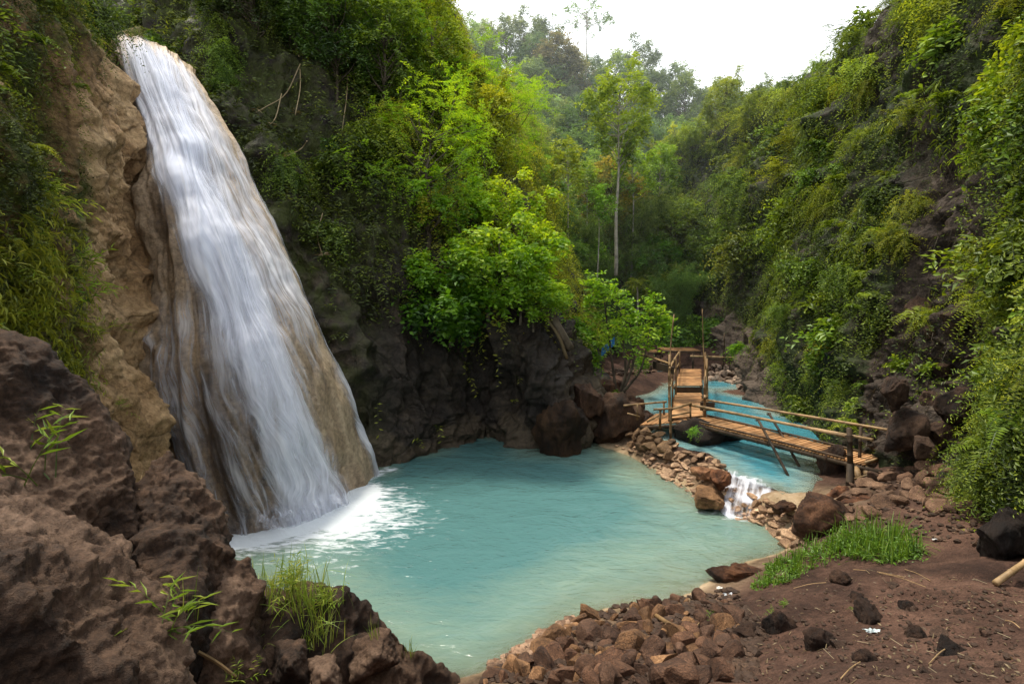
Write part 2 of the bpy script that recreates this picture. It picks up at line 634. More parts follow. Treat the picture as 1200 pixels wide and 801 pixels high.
def ground(x, y):
    x = np.asarray(x, float)
    y = np.asarray(y, float)
    out = np.zeros(x.shape)
    for i in range(len(G)):
        out = out + _w[i] * np.sqrt((x - G[i, 0]) ** 2 + (y - G[i, 1]) ** 2 + .25)
    out = out + _w[-1]
    p = np.stack([x, y, 0 * x], -1)
    amp = np.clip(.35 + np.abs(out) * .5, .35, 1)
    out = out + amp * (.10 * fbm(p * .9, 4, 3) + .035 * fbm(p * 4.5, 3, 5))
    if out.size > 20000:
        near = (x > 1) & (x < 10) & (y > 12) & (y < 34)
    else:
        near = np.ones(out.shape, bool)
    if near.any():
        xx, yy = x[near], y[near]
        o2 = out[near]
        ins = inpoly(np.stack([xx, yy], -1), [tuple(c) for c in CARVE])
        dd = line_dist(xx, yy, CARVE + CARVE[:1])
        o2 = np.where(ins, np.minimum(o2, .60 - .55 * dd), o2)
        wob = .06 * vnoise(np.stack([xx * 2, yy * 2, 0 * xx], -1), 7)
        for L in WEIR:
            o2 = np.maximum(o2, .74 + wob - .95 * line_dist(xx, yy, L) - 3 * (line_dist(xx, yy, L) > .75))
        out = out.copy()
        out[near] = o2
    return np.clip(out, -2.2, 6)


def gz(x, y):
    return float(ground(np.array([x]), np.array([y]))[0])


xs = np.concatenate([np.arange(-60, -14, 3.0), np.arange(-14, 20, .07), np.arange(20, 70, 3.0)])
ys = np.concatenate([np.arange(-25, 1, 1.5), np.arange(1, 28, .07), np.arange(28, 46, .14), np.arange(46, 120, 3.0)])
X, Y = np.meshgrid(xs, ys, indexing='ij')
Z = ground(X, Y)
n_, m_ = X.shape
i, j = np.meshgrid(np.arange(n_ - 1), np.arange(m_ - 1), indexing='ij')
a = i * m_ + j
Qg = np.stack([a, a + m_, a + m_ + 1, a + 1], -1).reshape(-1, 4)
PG = np.stack([X, Y, Z], -1)
sand = np.exp(-((X - on(915, 590, .6)[0]) ** 2 / 2.2 + (Y - on(915, 590, .6)[1]) ** 2 / 1.6))
pool_near = smooth(.75, .05, Z) * smooth(46, 36, Y)
sandm = np.clip(np.maximum(sand * 1.2, pool_near * smooth(-1.6, .2, X) * (1 - .65 * smooth(.02, .15, Z))), 0, 1)


def ground_material():
    n = NT('red_dirt')
    co = n.n('TexCoord').outputs['Object']
    a = n.noise(.9, 8, .62, co)
    b = n.noise(6, 7, .65, co)
    f = n.noise(38, 4, .7, co)
    v = n.n('TexVoronoi')
    n.set(v.inputs['Vector'], co)
    v.inputs['Scale'].default_value = 17
    x = n.math('ADD', n.math('MULTIPLY', a, .45), n.math('ADD', n.math('MULTIPLY', b, .4), n.math('MULTIPLY', f, .2)))
    c = n.ramp(x, [(.34, (.020, .0115, .0085)), (.5, (.062, .034, .024)), (.66, (.125, .072, .052)), (.78, (.2, .13, .1))])
    c = n.mix(1.0, c, n.ramp(f, [(.3, .55), (.6, 1.1)]), 'MULTIPLY')
    c = n.mix(1.0, c, n.ramp(n.noise(.45, 4, .6, co, .6), [(.38, (.55, .52, .52)), (.6, (1.15, 1.1, 1.05))]), 'MULTIPLY')
    s = n.ramp(x, [(.36, (.13, .095, .05)), (.5, (.30, .215, .125)), (.66, (.44, .34, .23))])
    c = n.mix(n.attr('sand'), c, s)
    h = n.math('ADD', n.math('MULTIPLY', b, .8), n.math('ADD', n.math('MULTIPLY', f, .35), n.math('MULTIPLY', n.ramp(v.outputs[0], [(0, 1.0), (.4, 0.0)]), .25)))
    p = n.n('BsdfPrincipled')
    n.set(p.inputs['Base Color'], c)
    p.inputs['Roughness'].default_value = .9
    p.inputs['Specular IOR Level'].default_value = .2
    n.set(p.inputs['Normal'], n.bump(h, .9, .06))
    return n.done(p.outputs[0])


me = MB().add(PG, None, Qg).mesh('ground', ground_material(), True, {'sand': sandm})
o = obj('ground', me)
o['kind'] = 'structure'


# ------------------------------------------------------------------ water
def water_material(name, deep, shallow, bumpscale, dmax, sharp=.5):
    n = NT(name)
    co = n.n('TexCoord').outputs['Object']
    mp = n.n('Mapping')
    n.set(mp.inputs['Vector'], co)
    mp.inputs['Rotation'].default_value = (0, 0, .5)
    mp.inputs['Scale'].default_value = (1, 2.1, 1)
    w1 = n.noise(bumpscale, 4, .55, mp.outputs[0], 1.2)
    w2 = n.noise(bumpscale * 3.7, 3, .5, mp.outputs[0], .6)
    big = n.noise(.35, 4, .5, co)
    dep = n.math('ADD', n.attr('depth'), n.math('MULTIPLY', n.math('SUBTRACT', big, .5), .35))
    dep = n.math('ADD', dep, n.math('MULTIPLY', n.math('SUBTRACT', w1, .5), .24))
    dep = n.math('ADD', dep, n.math('MULTIPLY', n.math('SUBTRACT', n.noise(.8, 6, .62, mp.outputs[0], 2.5), .5), .55))
    c = n.ramp(n.math('DIVIDE', dep, dmax), [(.0, shallow), (.45, tuple(s * .45 + d * .55 for s, d in zip(shallow, deep))), (1.0, deep)])
    opac = n.ramp(n.attr('depth'), [(.0, .25), (.10, .62), (.38, .97)])
    mp2 = n.n('Mapping')
    n.set(mp2.inputs['Vector'], co)
    mp2.inputs['Rotation'].default_value = (0, 0, .45)
    mp2.inputs['Scale'].default_value = (1.3, 3.6, 1)
    fn = n.noise(1.5, 7, .66, mp2.outputs[0], .9)
    foam = n.math('ADD', n.attr('foam'), n.math('MULTIPLY', n.math('SUBTRACT', fn, .5), 2.3))
    foam = n.math('MULTIPLY', n.ramp(foam, [(.42, 0.0), (.85, 1.0)]), n.ramp(n.attr('foam'), [(.0, 0.0), (.15, 1.0)]))
    df = n.n('BsdfDiffuse', Color=n.mix(foam, c, (.62, .67, .71)))
    tr = n.n('BsdfTransparent', Color=(.82, .9, .86))
    body = n.shade(n.math('MAXIMUM', opac, foam), tr, df)
    nb = n.bump(n.math('ADD', n.math('MULTIPLY', w1, .8), n.math('ADD', n.math('MULTIPLY', w2, .35), n.math('MULTIPLY', n.noise(.55, 3, .5, co, 1.5), 2.2))), .6, .08)
    gl = n.n('BsdfGlossy', Color=(.92, .96, 1.0))
    gl.inputs['Roughness'].default_value = .09
    n.set(gl.inputs['Normal'], nb)
    n.set(df.inputs['Normal'], nb)
    fr = n.n('Fresnel')
    fr.inputs['IOR'].default_value = 1.33
    n.set(fr.inputs['Normal'], nb)
    g = n.math('MULTIPLY', fr.outputs[0], n.math('SUBTRACT', 1.0, foam))
    return n.done(n.shade(g, body, gl))


def water_sheet(name, z, x0, x1, y0, y1, step, mat, keep=None, foamf=None):
    xs = np.arange(x0, x1, step)
    ys = np.arange(y0, y1, step)
    X, Y = np.meshgrid(xs, ys, indexing='ij')
    P = np.stack([X, Y, np.full(X.shape, z)], -1)
    P[..., 2] += .012 * fbm(P * 1.7, 3, 11)
    dep = z - ground(X, Y)
    foam = foamf(X, Y) if foamf else np.zeros(X.shape)
    n, m = X.shape
    i, j = np.meshgrid(np.arange(n - 1), np.arange(m - 1), indexing='ij')
    a = i * m + j
    Q = np.stack([a, a + m, a + m + 1, a + 1], -1).reshape(-1, 4)
    ok = dep > -.12
    if keep is not None:
        ok &= keep(X, Y)
    ok = ok.ravel()
    Q = Q[ok[Q].all(1)]
    used = np.unique(Q)
    remap = np.full(n * m, -1)
    remap[used] = np.arange(len(used))
    me = MB().add(P.reshape(-1, 3)[used], None, remap[Q]).mesh(name, mat, True, {'depth': dep.ravel()[used], 'foam': foam.ravel()[used]})
    o = obj(name, me)
    o['kind'] = 'structure'
    return o


FB = [on(290, 628, 0), on(345, 606, 0), on(412, 578, 0)]
F2 = [on(425, 560, 0), on(455, 550, 0)]


def pool_foam(X, Y):
    d = np.minimum(seg_dist(X, Y, FB[0], FB[1]), seg_dist(X, Y, FB[1], FB[2]))
    c = on(395, 606, 0)
    e = np.hypot(X - c[0], Y - c[1])
    f = 1.15 * np.exp(-(d / .9) ** 2) + .95 * np.exp(-(e / 2.5) ** 2)
    f += .75 * np.exp(-(seg_dist(X, Y, F2[0], F2[1]) / .35) ** 2)
    cc = on(868, 598, 0)
    f += .9 * np.exp(-(np.hypot(X - cc[0], (Y - cc[1]) * 1.3) / 1.1) ** 2)
    return f


UPPOLY = [on(px, py, .6)[:2] for px, py in [(690, 424), (735, 500), (780, 522), (830, 531), (846, 549), (866, 561), (907, 573), (950, 600), (985, 590), (985, 540), (930, 481), (890, 460), (870, 440), (850, 424)]]


def up_keep(X, Y):
    return inpoly(np.stack([X, Y], -1), [tuple(p) for p in UPPOLY])


def up_foam(X, Y):
    cc = on(868, 566, .6)
    return .8 * np.exp(-(np.hypot(X - cc[0], (Y - cc[1]) * .8) / .75) ** 2)


M['pool'] = water_material('milky_pool_water', (.074, .172, .172), (.205, .275, .205), 1.6, 1.05)
M['stream'] = water_material('milky_stream_water', (.052, .215, .27), (.33, .40, .33), 2.2, .7)
water_sheet('pool_water', 0, -9.5, 8.5, 7, 27, .1, M['pool'], None, pool_foam)
water_sheet('stream_water', .6, 2, 16, 14, 40, .05, M['stream'], up_keep, up_foam)

# ------------------------------------------------------------------ cliffs
# flowstone face under the waterfall
DOME = Surf([
    [(96, 28, 26), (125, 38, 26), (165, 48, 26), (200, 60, 27), (238, 74, 28)],
    [(112, 42, 19.6), (140, 50, 19.4), (172, 58, 19.8), (205, 70, 20.6), (237, 88, 21.6)],
    [(136, 130, 17.8), (172, 130, 17.4), (205, 130, 17.6), (237, 132, 18.5), (270, 142, 20.3)],
    [(156, 210, 16.9), (198, 210, 16.2), (238, 214, 16.5), (275, 222, 17.5), (310, 232, 19.6)],
    [(163, 300, 16.2), (208, 300, 15.4), (262, 302, 15.6), (313, 310, 16.8), (352, 322, 19.3)],
    [(168, 400, 15.6), (218, 400, 14.8), (288, 405, 15.0), (350, 412, 16.4), (397, 424, 19.2)],
    [(178, 500, 15.2), (228, 510, 14.5), (308, 520, 14.7), (375, 512, 16.4), (428, 505, 19.4)],
    [(196, 600, 15.0), (262, 614, 14.5), (338, 607, 15.2), (405, 580, 17.1), (450, 550, 19.7)],
    [(205, 690, 15.0), (272, 705, 14.5), (350, 700, 15.2), (415, 670, 17.1), (460, 630, 19.7)]], 300, 200)
P0 = DOME.P.copy()
N0 = DOME.N.copy()
DU = np.linspace(0, 1, 200)[None].repeat(300, 0)
DV = np.linspace(0, 1, 300)[:, None].repeat(200, 1)
q = np.stack([DU * 9, DV * 2.0, 0 * DU], -1)
DOME.push(.07 * ridged(q * np.array([1.2, .8, 1]), 3, 21) + .09 * fbm(P0 * np.array([1, 1, .5]), 4, 22) - .3 * smooth(.06, 0, DU) ** 2 - .9 * smooth(.95, 1, DU) ** 2 - .35 * smooth(.70, .75, DU) * smooth(.86, .8, DU) * smooth(.78, .83, DV) + .12 * vnoise(np.stack([DU * 3, DV * 9, 0 * DU], -1), 4) + .38 * smooth(.24, .08, DU) * fbm(P0 * np.array([.8, .8, .55]), 4, 24))
dt = .55 + .2 * smooth(.45, .75, DU) - .14 * smooth(.5, .8, DV) * smooth(.62, .4, DU) + .15 * fbm(q * 2, 3, 8) + .1 * smooth(.25, .08, DU) - .2 * smooth(.1, .0, DV)
DOME.build('flowstone_cliff', M['dome'], {'tone': dt, 'moss': .8 * smooth(.93, 1., DU) * smooth(.25, .5, DV) + .3 * smooth(.08, .0, DU)})

# tan earth cliff left of the fall
LC = Surf([
    [(165, 30, 23), (118, 40, 19.8), (95, 8, 17.5), (58, -60, 14.5), (0, -160, 12), (-150, -300, 9.5), (-400, -500, 7.5)],
    [(185, 130, 20.5), (140, 130, 17.9), (108, 120, 15.6), (60, 100, 12.7), (0, 80, 10.2), (-130, 40, 7.7), (-350, 0, 5.5)],
    [(205, 210, 19.5), (160, 210, 17.0), (118, 220, 14.9), (60, 220, 12.2), (0, 210, 9.7), (-120, 200, 7.2), (-300, 200, 5.2)],
    [(215, 300, 18.8), (167, 300, 16.3), (120, 310, 14.3), (60, 310, 11.7), (0, 310, 9.2), (-110, 300, 7.0), (-300, 300, 5)],
    [(220, 400, 18), (172, 400, 15.7), (130, 410, 13.6), (70, 410, 11.2), (0, 410, 9.0), (-100, 400, 6.7), (-300, 400, 4.8)],
    [(230, 500, 17.5), (182, 500, 15.3), (140, 520, 13.1), (80, 520, 10.7), (0, 520, 8.7), (-100, 520, 6.4), (-300, 520, 4.6)],
    [(250, 640, 17), (202, 640, 14.9), (160, 660, 12.6), (100, 680, 10.2), (0, 700, 8.2), (-100, 700, 6.0), (-300, 700, 4.4)]], 300, 300)
cu = np.linspace(0, 1, 300)[None].repeat(300, 0)
cv = np.linspace(0, 1, 300)[:, None].repeat(300, 1)
edge = smooth(0.05, .2, cu)
LC.push(edge * (.55 * fbm(LC.P * np.array([.5, .5, .35]), 3, 31) + .28 * ridged(LC.P * np.array([1.2, 1.2, .45]), 4, 32) + .10 * fbm(LC.P * 3.2, 3, 33)))
LB = bearing(LC.P)
lt = .5 + .10 * smooth(60, 140, LB[..., 0]) - .12 * smooth(120, 40, LB[..., 0]) + .12 * fbm(LC.P * .5, 3, 34)
LC.build('earth_cliff', M['tan'], {'moss': np.clip(.95 * np.exp(-((LB[..., 0] - 92) / 16) ** 2) * smooth(150, 220, LB[..., 1]) + smooth(90, 30, LB[..., 0]) + smooth(90, 10, LB[..., 1]), 0, 1)})

# dark wall right of the fall round to the outcrop
FW = Surf([
    [(20, -190, 33), (180, -100, 30), (320, -120, 29), (430, -110, 35), (505, -20, 44), (558, 75, 55), (612, 130, 64)],
    [(40, -60, 30), (205, 5, 25.5), (335, 0, 26), (440, 10, 31), (512, 35, 38), (565, 125, 46), (622, 162, 58)],
    [(60, 40, 28), (228, 80, 23.6), (360, 120, 24), (462, 120, 27), (522, 130, 32), (580, 170, 38), (632, 205, 50)],
    [(150, 138, 26), (262, 138, 21.7), (390, 222, 22.8), (490, 230, 25), (542, 230, 27.5), (602, 260, 31), (648, 285, 43)],
    [(200, 226, 25), (302, 228, 20.9), (430, 322, 22.2), (532, 330, 24), (572, 312, 24.4), (622, 332, 27), (668, 335, 38)],
    [(250, 330, 24), (350, 322, 20.3), (472, 422, 22), (562, 420, 23.9), (602, 385, 22.7), (652, 386, 25), (690, 392, 36)],
    [(300, 440, 23), (402, 434, 20.1), (490, 490, 22), (568, 470, 24.3), (630, 452, 22.1), (676, 452, 24), (698, 425, 34)],
    [(340, 560, 23), (442, 548, 20.2), (502, 531, 22), (570, 511, 24.4), (640, 529, 22.2), (690, 521, 23.6), (704, 446, 31)],
    [(345, 620, 23), (445, 610, 20.2), (505, 600, 22), (572, 580, 24.4), (642, 600, 22.2), (692, 590, 23.6), (706, 500, 31)]], 320, 320)
FW.push(.6 * fbm(FW.P * .35, 3, 41) + .33 * ridged(FW.P * np.array([.8, .8, .5]), 4, 42) + .12 * fbm(FW.P * 2.6, 3, 43))
FBR = bearing(FW.P)
wl = FW.P[..., 2]
ft = .45 + .45 * smooth(1.3, .2, wl + .5 * vnoise(FW.P * 1.1, 3)) + .3 * smooth(470, 330, FBR[..., 0]) * smooth(250, 420, FBR[..., 1]) + .28 * smooth(630, 690, FBR[..., 0]) * smooth(400, 470, FBR[..., 1]) + .1 * fbm(FW.P * .7, 3, 44)
fm = np.clip(smooth(470, 380, FBR[..., 0]) * .9 + smooth(330, 260, FBR[..., 1]), 0, 1) * smooth(.3, 1., wl)
cliff_far = FW

# steep wall on the right bank
base = [(8.6, -2, 3.2), (8.7, 3, 3.0), (9.1, 7, 2.2), (9.9, 10, 1.7), (11.0, 12.6, 1.4), (12.4, 16.5, 1.2), (12.2, 20, .7), (12.8, 26, .5), (13.3, 31, .6), (14.9, 38, 1.0), (15.2, 47, 2.0), (13.6, 58, 3)]
base = crom(np.array(base), 24, 0)
tg = nrmz(np.gradient(base[:, :2], axis=0))
out2 = np.stack([tg[:, 1], -tg[:, 0]], -1)
rows = []
for off, zz in [(16, 22.5), (9.5, 20.5), (5.2, 18.3), (3.7, 14), (2.4, 9.3), (1.5, 5.6), (.75, 2.6), (0, .1), (-.3, -2)]:
    row = []
    for kx in range(24):
        k = .42 if kx < 9 else min(1, .42 + (kx - 8) * .15)
        b = base[kx]
        row.append(np.array([b[0] + out2[kx, 0] * off * k, b[1] + out2[kx, 1] * off * k, b[2] + zz]))
    rows.append(row)
RC = Surf(rows, 330, 620)
RC.push(1.0 * fbm(RC.P * .22, 3, 51) + .45 * ridged(RC.P * np.array([.6, .6, .45]), 4, 52) + .14 * fbm(RC.P * 2.2, 4, 53) + inpoly(bearing(RC.P), [(1050, 330), (1110, 170), (1150, 120), (1185, 250), (1165, 470), (1130, 560), (1000, 520), (1020, 420)]) * .16 * (ridged(RC.P * 2.6, 3, 57) - .2))
RB = bearing(RC.P)
BARE = [(1050, 330), (1110, 170), (1150, 120), (1185, 250), (1165, 470), (1130, 560), (1000, 520), (1020, 420)]
bare = inpoly(RB, BARE).astype(float)
GREYROCK = [(812, 352), (850, 355), (880, 385), (905, 440), (915, 485), (860, 475), (835, 430)]
bare = np.maximum(bare, .8 * inpoly(RB, [(1003, -30), (1068, -30), (1050, 95), (1012, 75)]))
bare = np.maximum(bare, .75 * inpoly(RB, [(1068, 95), (1090, 60), (1110, 200), (1075, 330), (1055, 240)]))
grey = inpoly(RB, GREYROCK).astype(float)

# forested hillside closing the valley
HL = Surf([
    [(380, 150, 150), (520, 140, 150), (640, 170, 150), (760, 180, 150), (900, 220, 150), (1050, 260, 150)],
    [(380, 60, 92), (520, 105, 96), (640, 140, 100), (745, 150, 102), (880, 195, 100), (1050, 235, 98)],
    [(380, 130, 76), (520, 165, 78), (640, 200, 80), (745, 215, 82), (880, 250, 78), (1050, 290, 76)],
    [(380, 260, 62), (520, 262, 62), (640, 275, 63), (745, 285, 64), (880, 310, 62), (1050, 330, 60)],
    [(380, 345, 52), (520, 340, 52), (640, 345, 52), (745, 350, 52), (880, 362, 51), (1050, 370, 50)],
    [(380, 400, 42), (520, 400, 42), (640, 400, 43), (745, 402, 44), (880, 402, 44), (1050, 400, 44)],
    [(380, 480, 38), (520, 470, 38), (640, 455, 40), (745, 440, 42), (880, 440, 42), (1050, 450, 42)]], 90, 110)
HL.push(1.2 * fbm(HL.P * .12, 3, 61))
HL.build('hill', M['hill'], {'moss': np.ones(HL.P.shape[:2])})
FW.build('rock_cliff', M['black'], {'moss': fm})
RC.build('bank_cliff', M['earth'], {'moss': .9 * (1 - bare) * (1 - grey)})
for nm, su, t in (('flowstone_cliff', DOME, dt), ('earth_cliff', LC, lt), ('rock_cliff', FW, ft), ('bank_cliff', RC, (.34 + .2 * bare + .55 * grey) + .12 * fbm(RC.P * .6, 2, 55))):
    bpy.data.objects[nm].data.attributes['tint'].data.foreach_set('value', np.asarray(t, np.float32).ravel())
#@@PART2
# ------------------------------------------------------------------ waterfall
def water_veil_material():
    n = NT('falling_water')
    cv = n.n('CombineXYZ')
    n.set(cv.inputs[0], n.attr('fu'))
    n.set(cv.inputs[1], n.attr('fv'))
    n.set(cv.inputs[2], n.attr('lay'))
    m1 = n.n('Mapping')
    n.set(m1.inputs['Vector'], cv.outputs[0])
    m1.inputs['Scale'].default_value = (26, 1.3, 5)
    m2 = n.n('Mapping')
    n.set(m2.inputs['Vector'], cv.outputs[0])
    m2.inputs['Scale'].default_value = (70, 2.2, 9)
    a = n.noise(1, 4, .6, m1.outputs[0], .25)
    b = n.noise(1, 3, .6, m2.outputs[0], .1)
    st = n.math('ADD', n.math('MULTIPLY', a, .62), n.math('MULTIPLY', b, .38))
    st = n.math('MULTIPLY', n.math('SUBTRACT', st, .5), 2.0)
    al = n.math('ADD', n.math('MULTIPLY', n.attr('dens'), 1.0), st)
    al = n.math('MULTIPLY', n.ramp(al, [(.12, 0.0), (1.15 if False else 1.0, 1.0)], 'EASE'), n.ramp(n.attr('dens'), [(.0, 0.0), (.25, 1.0)]))
    al = n.math('MULTIPLY', al, .95)
    col = n.ramp(st, [(.0, (.80, .84, .95)), (.6, (.98, .98, 1.0))])
    df = n.n('BsdfDiffuse', Color=col)
    tl = n.n('BsdfTranslucent', Color=col)
    tr = n.n('BsdfTransparent')
    return n.done(n.shade(al, tr, n.shade(.3, df, tl)))


M['veil'] = water_veil_material()
kv = np.array([0, .125, .25, .375, .5, .625, .75, .875, 1])
kc = np.interp(DV, kv, [.45, .45, .43, .41, .49, .55, .62, .61, .61])
kw = np.interp(DV, kv, [.24, .25, .24, .20, .17, .16, .14, .155, .16])
fall = thing('waterfall', 'tall silky white waterfall sliding down the tan flowstone face into the pool', 'waterfall', (0, 0, 0))
base_s = P0 + N0 * .12
surf = DOME.P


def veil(name, dens, off, lay, rowcut=(30, 272)):
    P = np.maximum(off, 0)[..., None] * N0 + surf + N0 * .05
    P = P + N0 * (.05 * vnoise(np.stack([DU * 14, DV * 5, 0 * DU + lay], -1), 9))[..., None]
    r0, r1 = rowcut
    P, d = P[r0:r1], dens[r0:r1]
    u = (DU - .8 * (kc - .5) + .035 * fbm(np.stack([DU * 5, DV * 9, 0 * DU + lay], -1), 3, 77))[r0:r1]
    v = DV[r0:r1]
    nn, mm = d.shape
    i, j = np.meshgrid(np.arange(nn - 1), np.arange(mm - 1), indexing='ij')
    a = i * mm + j
    Q = np.stack([a, a + 1, a + mm + 1, a + mm], -1).reshape(-1, 4)
    d_ = d.ravel()
    Q = Q[(d_[Q] > .02).any(1)]
    me = MB().add(P, None, Q).mesh(name, M['veil'], True, {'dens': d, 'fu': u, 'fv': v * 6, 'lay': np.full(d.shape, lay)})
    return obj(name, me, fall)


core = np.exp(-((DU - kc) / kw) ** 4)
ledge = lambda u0, v0, su, sv: np.exp(-((DU - u0) / su) ** 2 - ((DV - v0) / sv) ** 2)
burst = ledge(.33, .37, .10, .035) + ledge(.36, .50, .09, .05) * .9 + ledge(.5, .315, .2, .02) * .5
fade = smooth(.10, .17, DV)
pillow = .24 * burst + .10 * core * smooth(.2, .5, DV)
veil('water_curtain', (.80 * core + .4 * burst - .12 * smooth(.3, .15, DV)) * fade, .02 + pillow * .5, .0)
veil('water_curtain', (.58 * core + .5 * burst) * fade, .10 + pillow, 1.7)
left = smooth(.02, .12, DU) * smooth(.58, .40, DU) * smooth(.50, .62, DV)
rightv = np.exp(-((DU - np.interp(DV, kv, [.84, .86, .9, .93, .95, .955, .955, .95, .95])) / .035) ** 2)
mid = smooth(.45, .6, DU) * smooth(.97, .85, DU) * smooth(.72, .5, DV)
veil('water_film', np.maximum(.36 * left, np.maximum((.34 + .45 * smooth(.55, .8, DV)) * rightv, .64 * mid)) * fade, .015 + 0 * DU, 3.1)

# spray heaped where the curtain meets the pool
sp = []
lip = crom(np.array([on(282, 634, 0), on(330, 612, 0), on(372, 596, 0), on(412, 577, 0)]), 60, 0)
od = np.array([.82, -.5, 0])
for k, (o_, z_) in enumerate([(-.35, .55), (-.1, .75), (.25, .62), (.7, .36), (1.2, .14), (1.8, .03)]):
    sp.append(lip + od * o_ + UP * z_)
SPR = crom(np.array(sp), 40, 0)
su, sv = np.meshgrid(np.linspace(0, 1, 40), np.linspace(0, 1, 60), indexing='ij')
SPR[..., 2] = SPR[..., 2] * (.55 + .75 * np.abs(fbm(SPR * 2.2, 3, 78))) + .03
a = (np.arange(39)[:, None] * 60 + np.arange(59)[None])
for z_ in (1.0, .55):
    SQ = SPR.copy()
    SQ[..., 2] *= z_
    me = MB().add(SQ, None, np.stack([a, a + 1, a + 61, a + 60], -1).reshape(-1, 4)).mesh('spray', M['veil'], True, {'dens': .42 * smooth(1, .25, su) * smooth(0, .12, su) * smooth(0, .2, sv) * smooth(1, .8, sv), 'fu': sv * .5, 'fv': su * 2.0, 'lay': 0 * su + 6 + z_})
    obj('spray', me, fall)

# ------------------------------------------------------------------ rocks
def hull_rock(name, pts, voxel, amp, mat, seed, rough=1.0, sm=6):
    P = np.array([p if isinstance(p, np.ndarray) else sight(*p) for p in pts])
    bm = bmesh.new()
    for p in P:
        bm.verts.new(p)
    bmesh.ops.convex_hull(bm, input=bm.verts)
    bmesh.ops.delete(bm, geom=[v for v in bm.verts if not v.link_faces], context='VERTS')
    me = bpy.data.meshes.new('tmp')
    bm.to_mesh(me)
    bm.free()
    t = bpy.data.objects.new('tmp', me)
    COL.objects.link(t)
    md = t.modifiers.new('r', 'REMESH')
    md.mode = 'VOXEL'
    md.voxel_size = voxel
    s = t.modifiers.new('s', 'SMOOTH')
    s.iterations = sm
    s.factor = .5
    dg = bpy.context.evaluated_depsgraph_get()
    dg.update()
    m2 = bpy.data.meshes.new_from_object(t.evaluated_get(dg))
    bpy.data.objects.remove(t)
    bpy.data.meshes.remove(me)
    n = len(m2.vertices)
    V = np.zeros(n * 3, np.float32)
    N = np.zeros(n * 3, np.float32)
    m2.vertices.foreach_get('co', V)
    m2.vertices.foreach_get('normal', N)
    V = V.reshape(-1, 3).astype(float)
    N = N.reshape(-1, 3)
    q = V + seed * 7.1
    s0 = 1 / max(amp * 9, .3)
    cell = np.abs(vnoise(q * s0 * 1.4, seed + 3)) * -1.6
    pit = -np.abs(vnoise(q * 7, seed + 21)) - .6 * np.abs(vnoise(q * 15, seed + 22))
    h = amp * (.9 * fbm(q * s0, 3, seed) + .45 * ridged(q * s0 * 2.3, 4, seed + 5, .55) + .35 * cell) + amp * .26 * rough * fbm(q * s0 * 8, 4, seed + 9, .66) - .022 * pit
    V = V + N * (h - h.mean() + .02)[:, None]
    loc = V.mean(0)
    V -= loc
    m2.vertices.foreach_set('co', V.astype(np.float32).ravel())
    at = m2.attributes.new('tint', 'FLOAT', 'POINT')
    at.data.foreach_set('value', np.clip(.5 + .24 * fbm(q * 1.3, 3, seed + 2) + .12 * N[:, 2] - .10 * (pit + .55), 0, 1).astype(np.float32))  # random tone, plus painted shade darkening the crevices
    m2.polygons.foreach_set('use_smooth', np.ones(len(m2.polygons), bool))
    m2.materials.clear()
    m2.materials.append(mat)
    m2.name = name
    m2.update()
    return obj(name, m2, None, loc)


def D(p, dz=0, dy=0, dx=0):
    return sight(*p) + np.array([dx, dy, dz])


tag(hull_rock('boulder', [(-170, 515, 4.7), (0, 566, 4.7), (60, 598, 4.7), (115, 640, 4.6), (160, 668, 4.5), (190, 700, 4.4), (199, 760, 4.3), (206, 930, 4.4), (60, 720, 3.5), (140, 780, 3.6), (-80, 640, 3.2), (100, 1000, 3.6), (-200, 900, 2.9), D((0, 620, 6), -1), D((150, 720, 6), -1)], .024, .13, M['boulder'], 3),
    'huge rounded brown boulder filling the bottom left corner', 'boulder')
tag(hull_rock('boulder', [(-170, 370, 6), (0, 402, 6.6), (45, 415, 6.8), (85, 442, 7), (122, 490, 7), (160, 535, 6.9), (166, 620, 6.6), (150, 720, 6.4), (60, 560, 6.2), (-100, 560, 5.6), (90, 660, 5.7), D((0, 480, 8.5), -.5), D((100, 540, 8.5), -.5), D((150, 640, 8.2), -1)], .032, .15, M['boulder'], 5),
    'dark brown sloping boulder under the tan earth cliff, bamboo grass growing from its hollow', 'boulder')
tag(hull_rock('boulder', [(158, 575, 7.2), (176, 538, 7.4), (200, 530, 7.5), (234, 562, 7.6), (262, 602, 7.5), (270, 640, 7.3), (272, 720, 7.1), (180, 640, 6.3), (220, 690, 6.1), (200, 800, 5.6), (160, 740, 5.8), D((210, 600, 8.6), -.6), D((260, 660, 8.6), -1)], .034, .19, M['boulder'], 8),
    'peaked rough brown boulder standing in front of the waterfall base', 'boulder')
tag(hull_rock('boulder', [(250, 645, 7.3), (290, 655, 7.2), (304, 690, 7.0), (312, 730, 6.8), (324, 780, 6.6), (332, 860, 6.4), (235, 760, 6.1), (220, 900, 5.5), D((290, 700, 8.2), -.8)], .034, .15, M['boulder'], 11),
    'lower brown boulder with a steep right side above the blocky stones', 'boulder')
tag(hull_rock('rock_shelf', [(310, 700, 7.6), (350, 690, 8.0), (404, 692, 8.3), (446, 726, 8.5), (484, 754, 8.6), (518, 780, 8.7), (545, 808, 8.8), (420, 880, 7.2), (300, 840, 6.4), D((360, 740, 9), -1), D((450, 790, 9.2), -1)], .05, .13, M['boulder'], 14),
    'low brown rock shelf by the pool edge with the tall grass clump on it', 'rock')
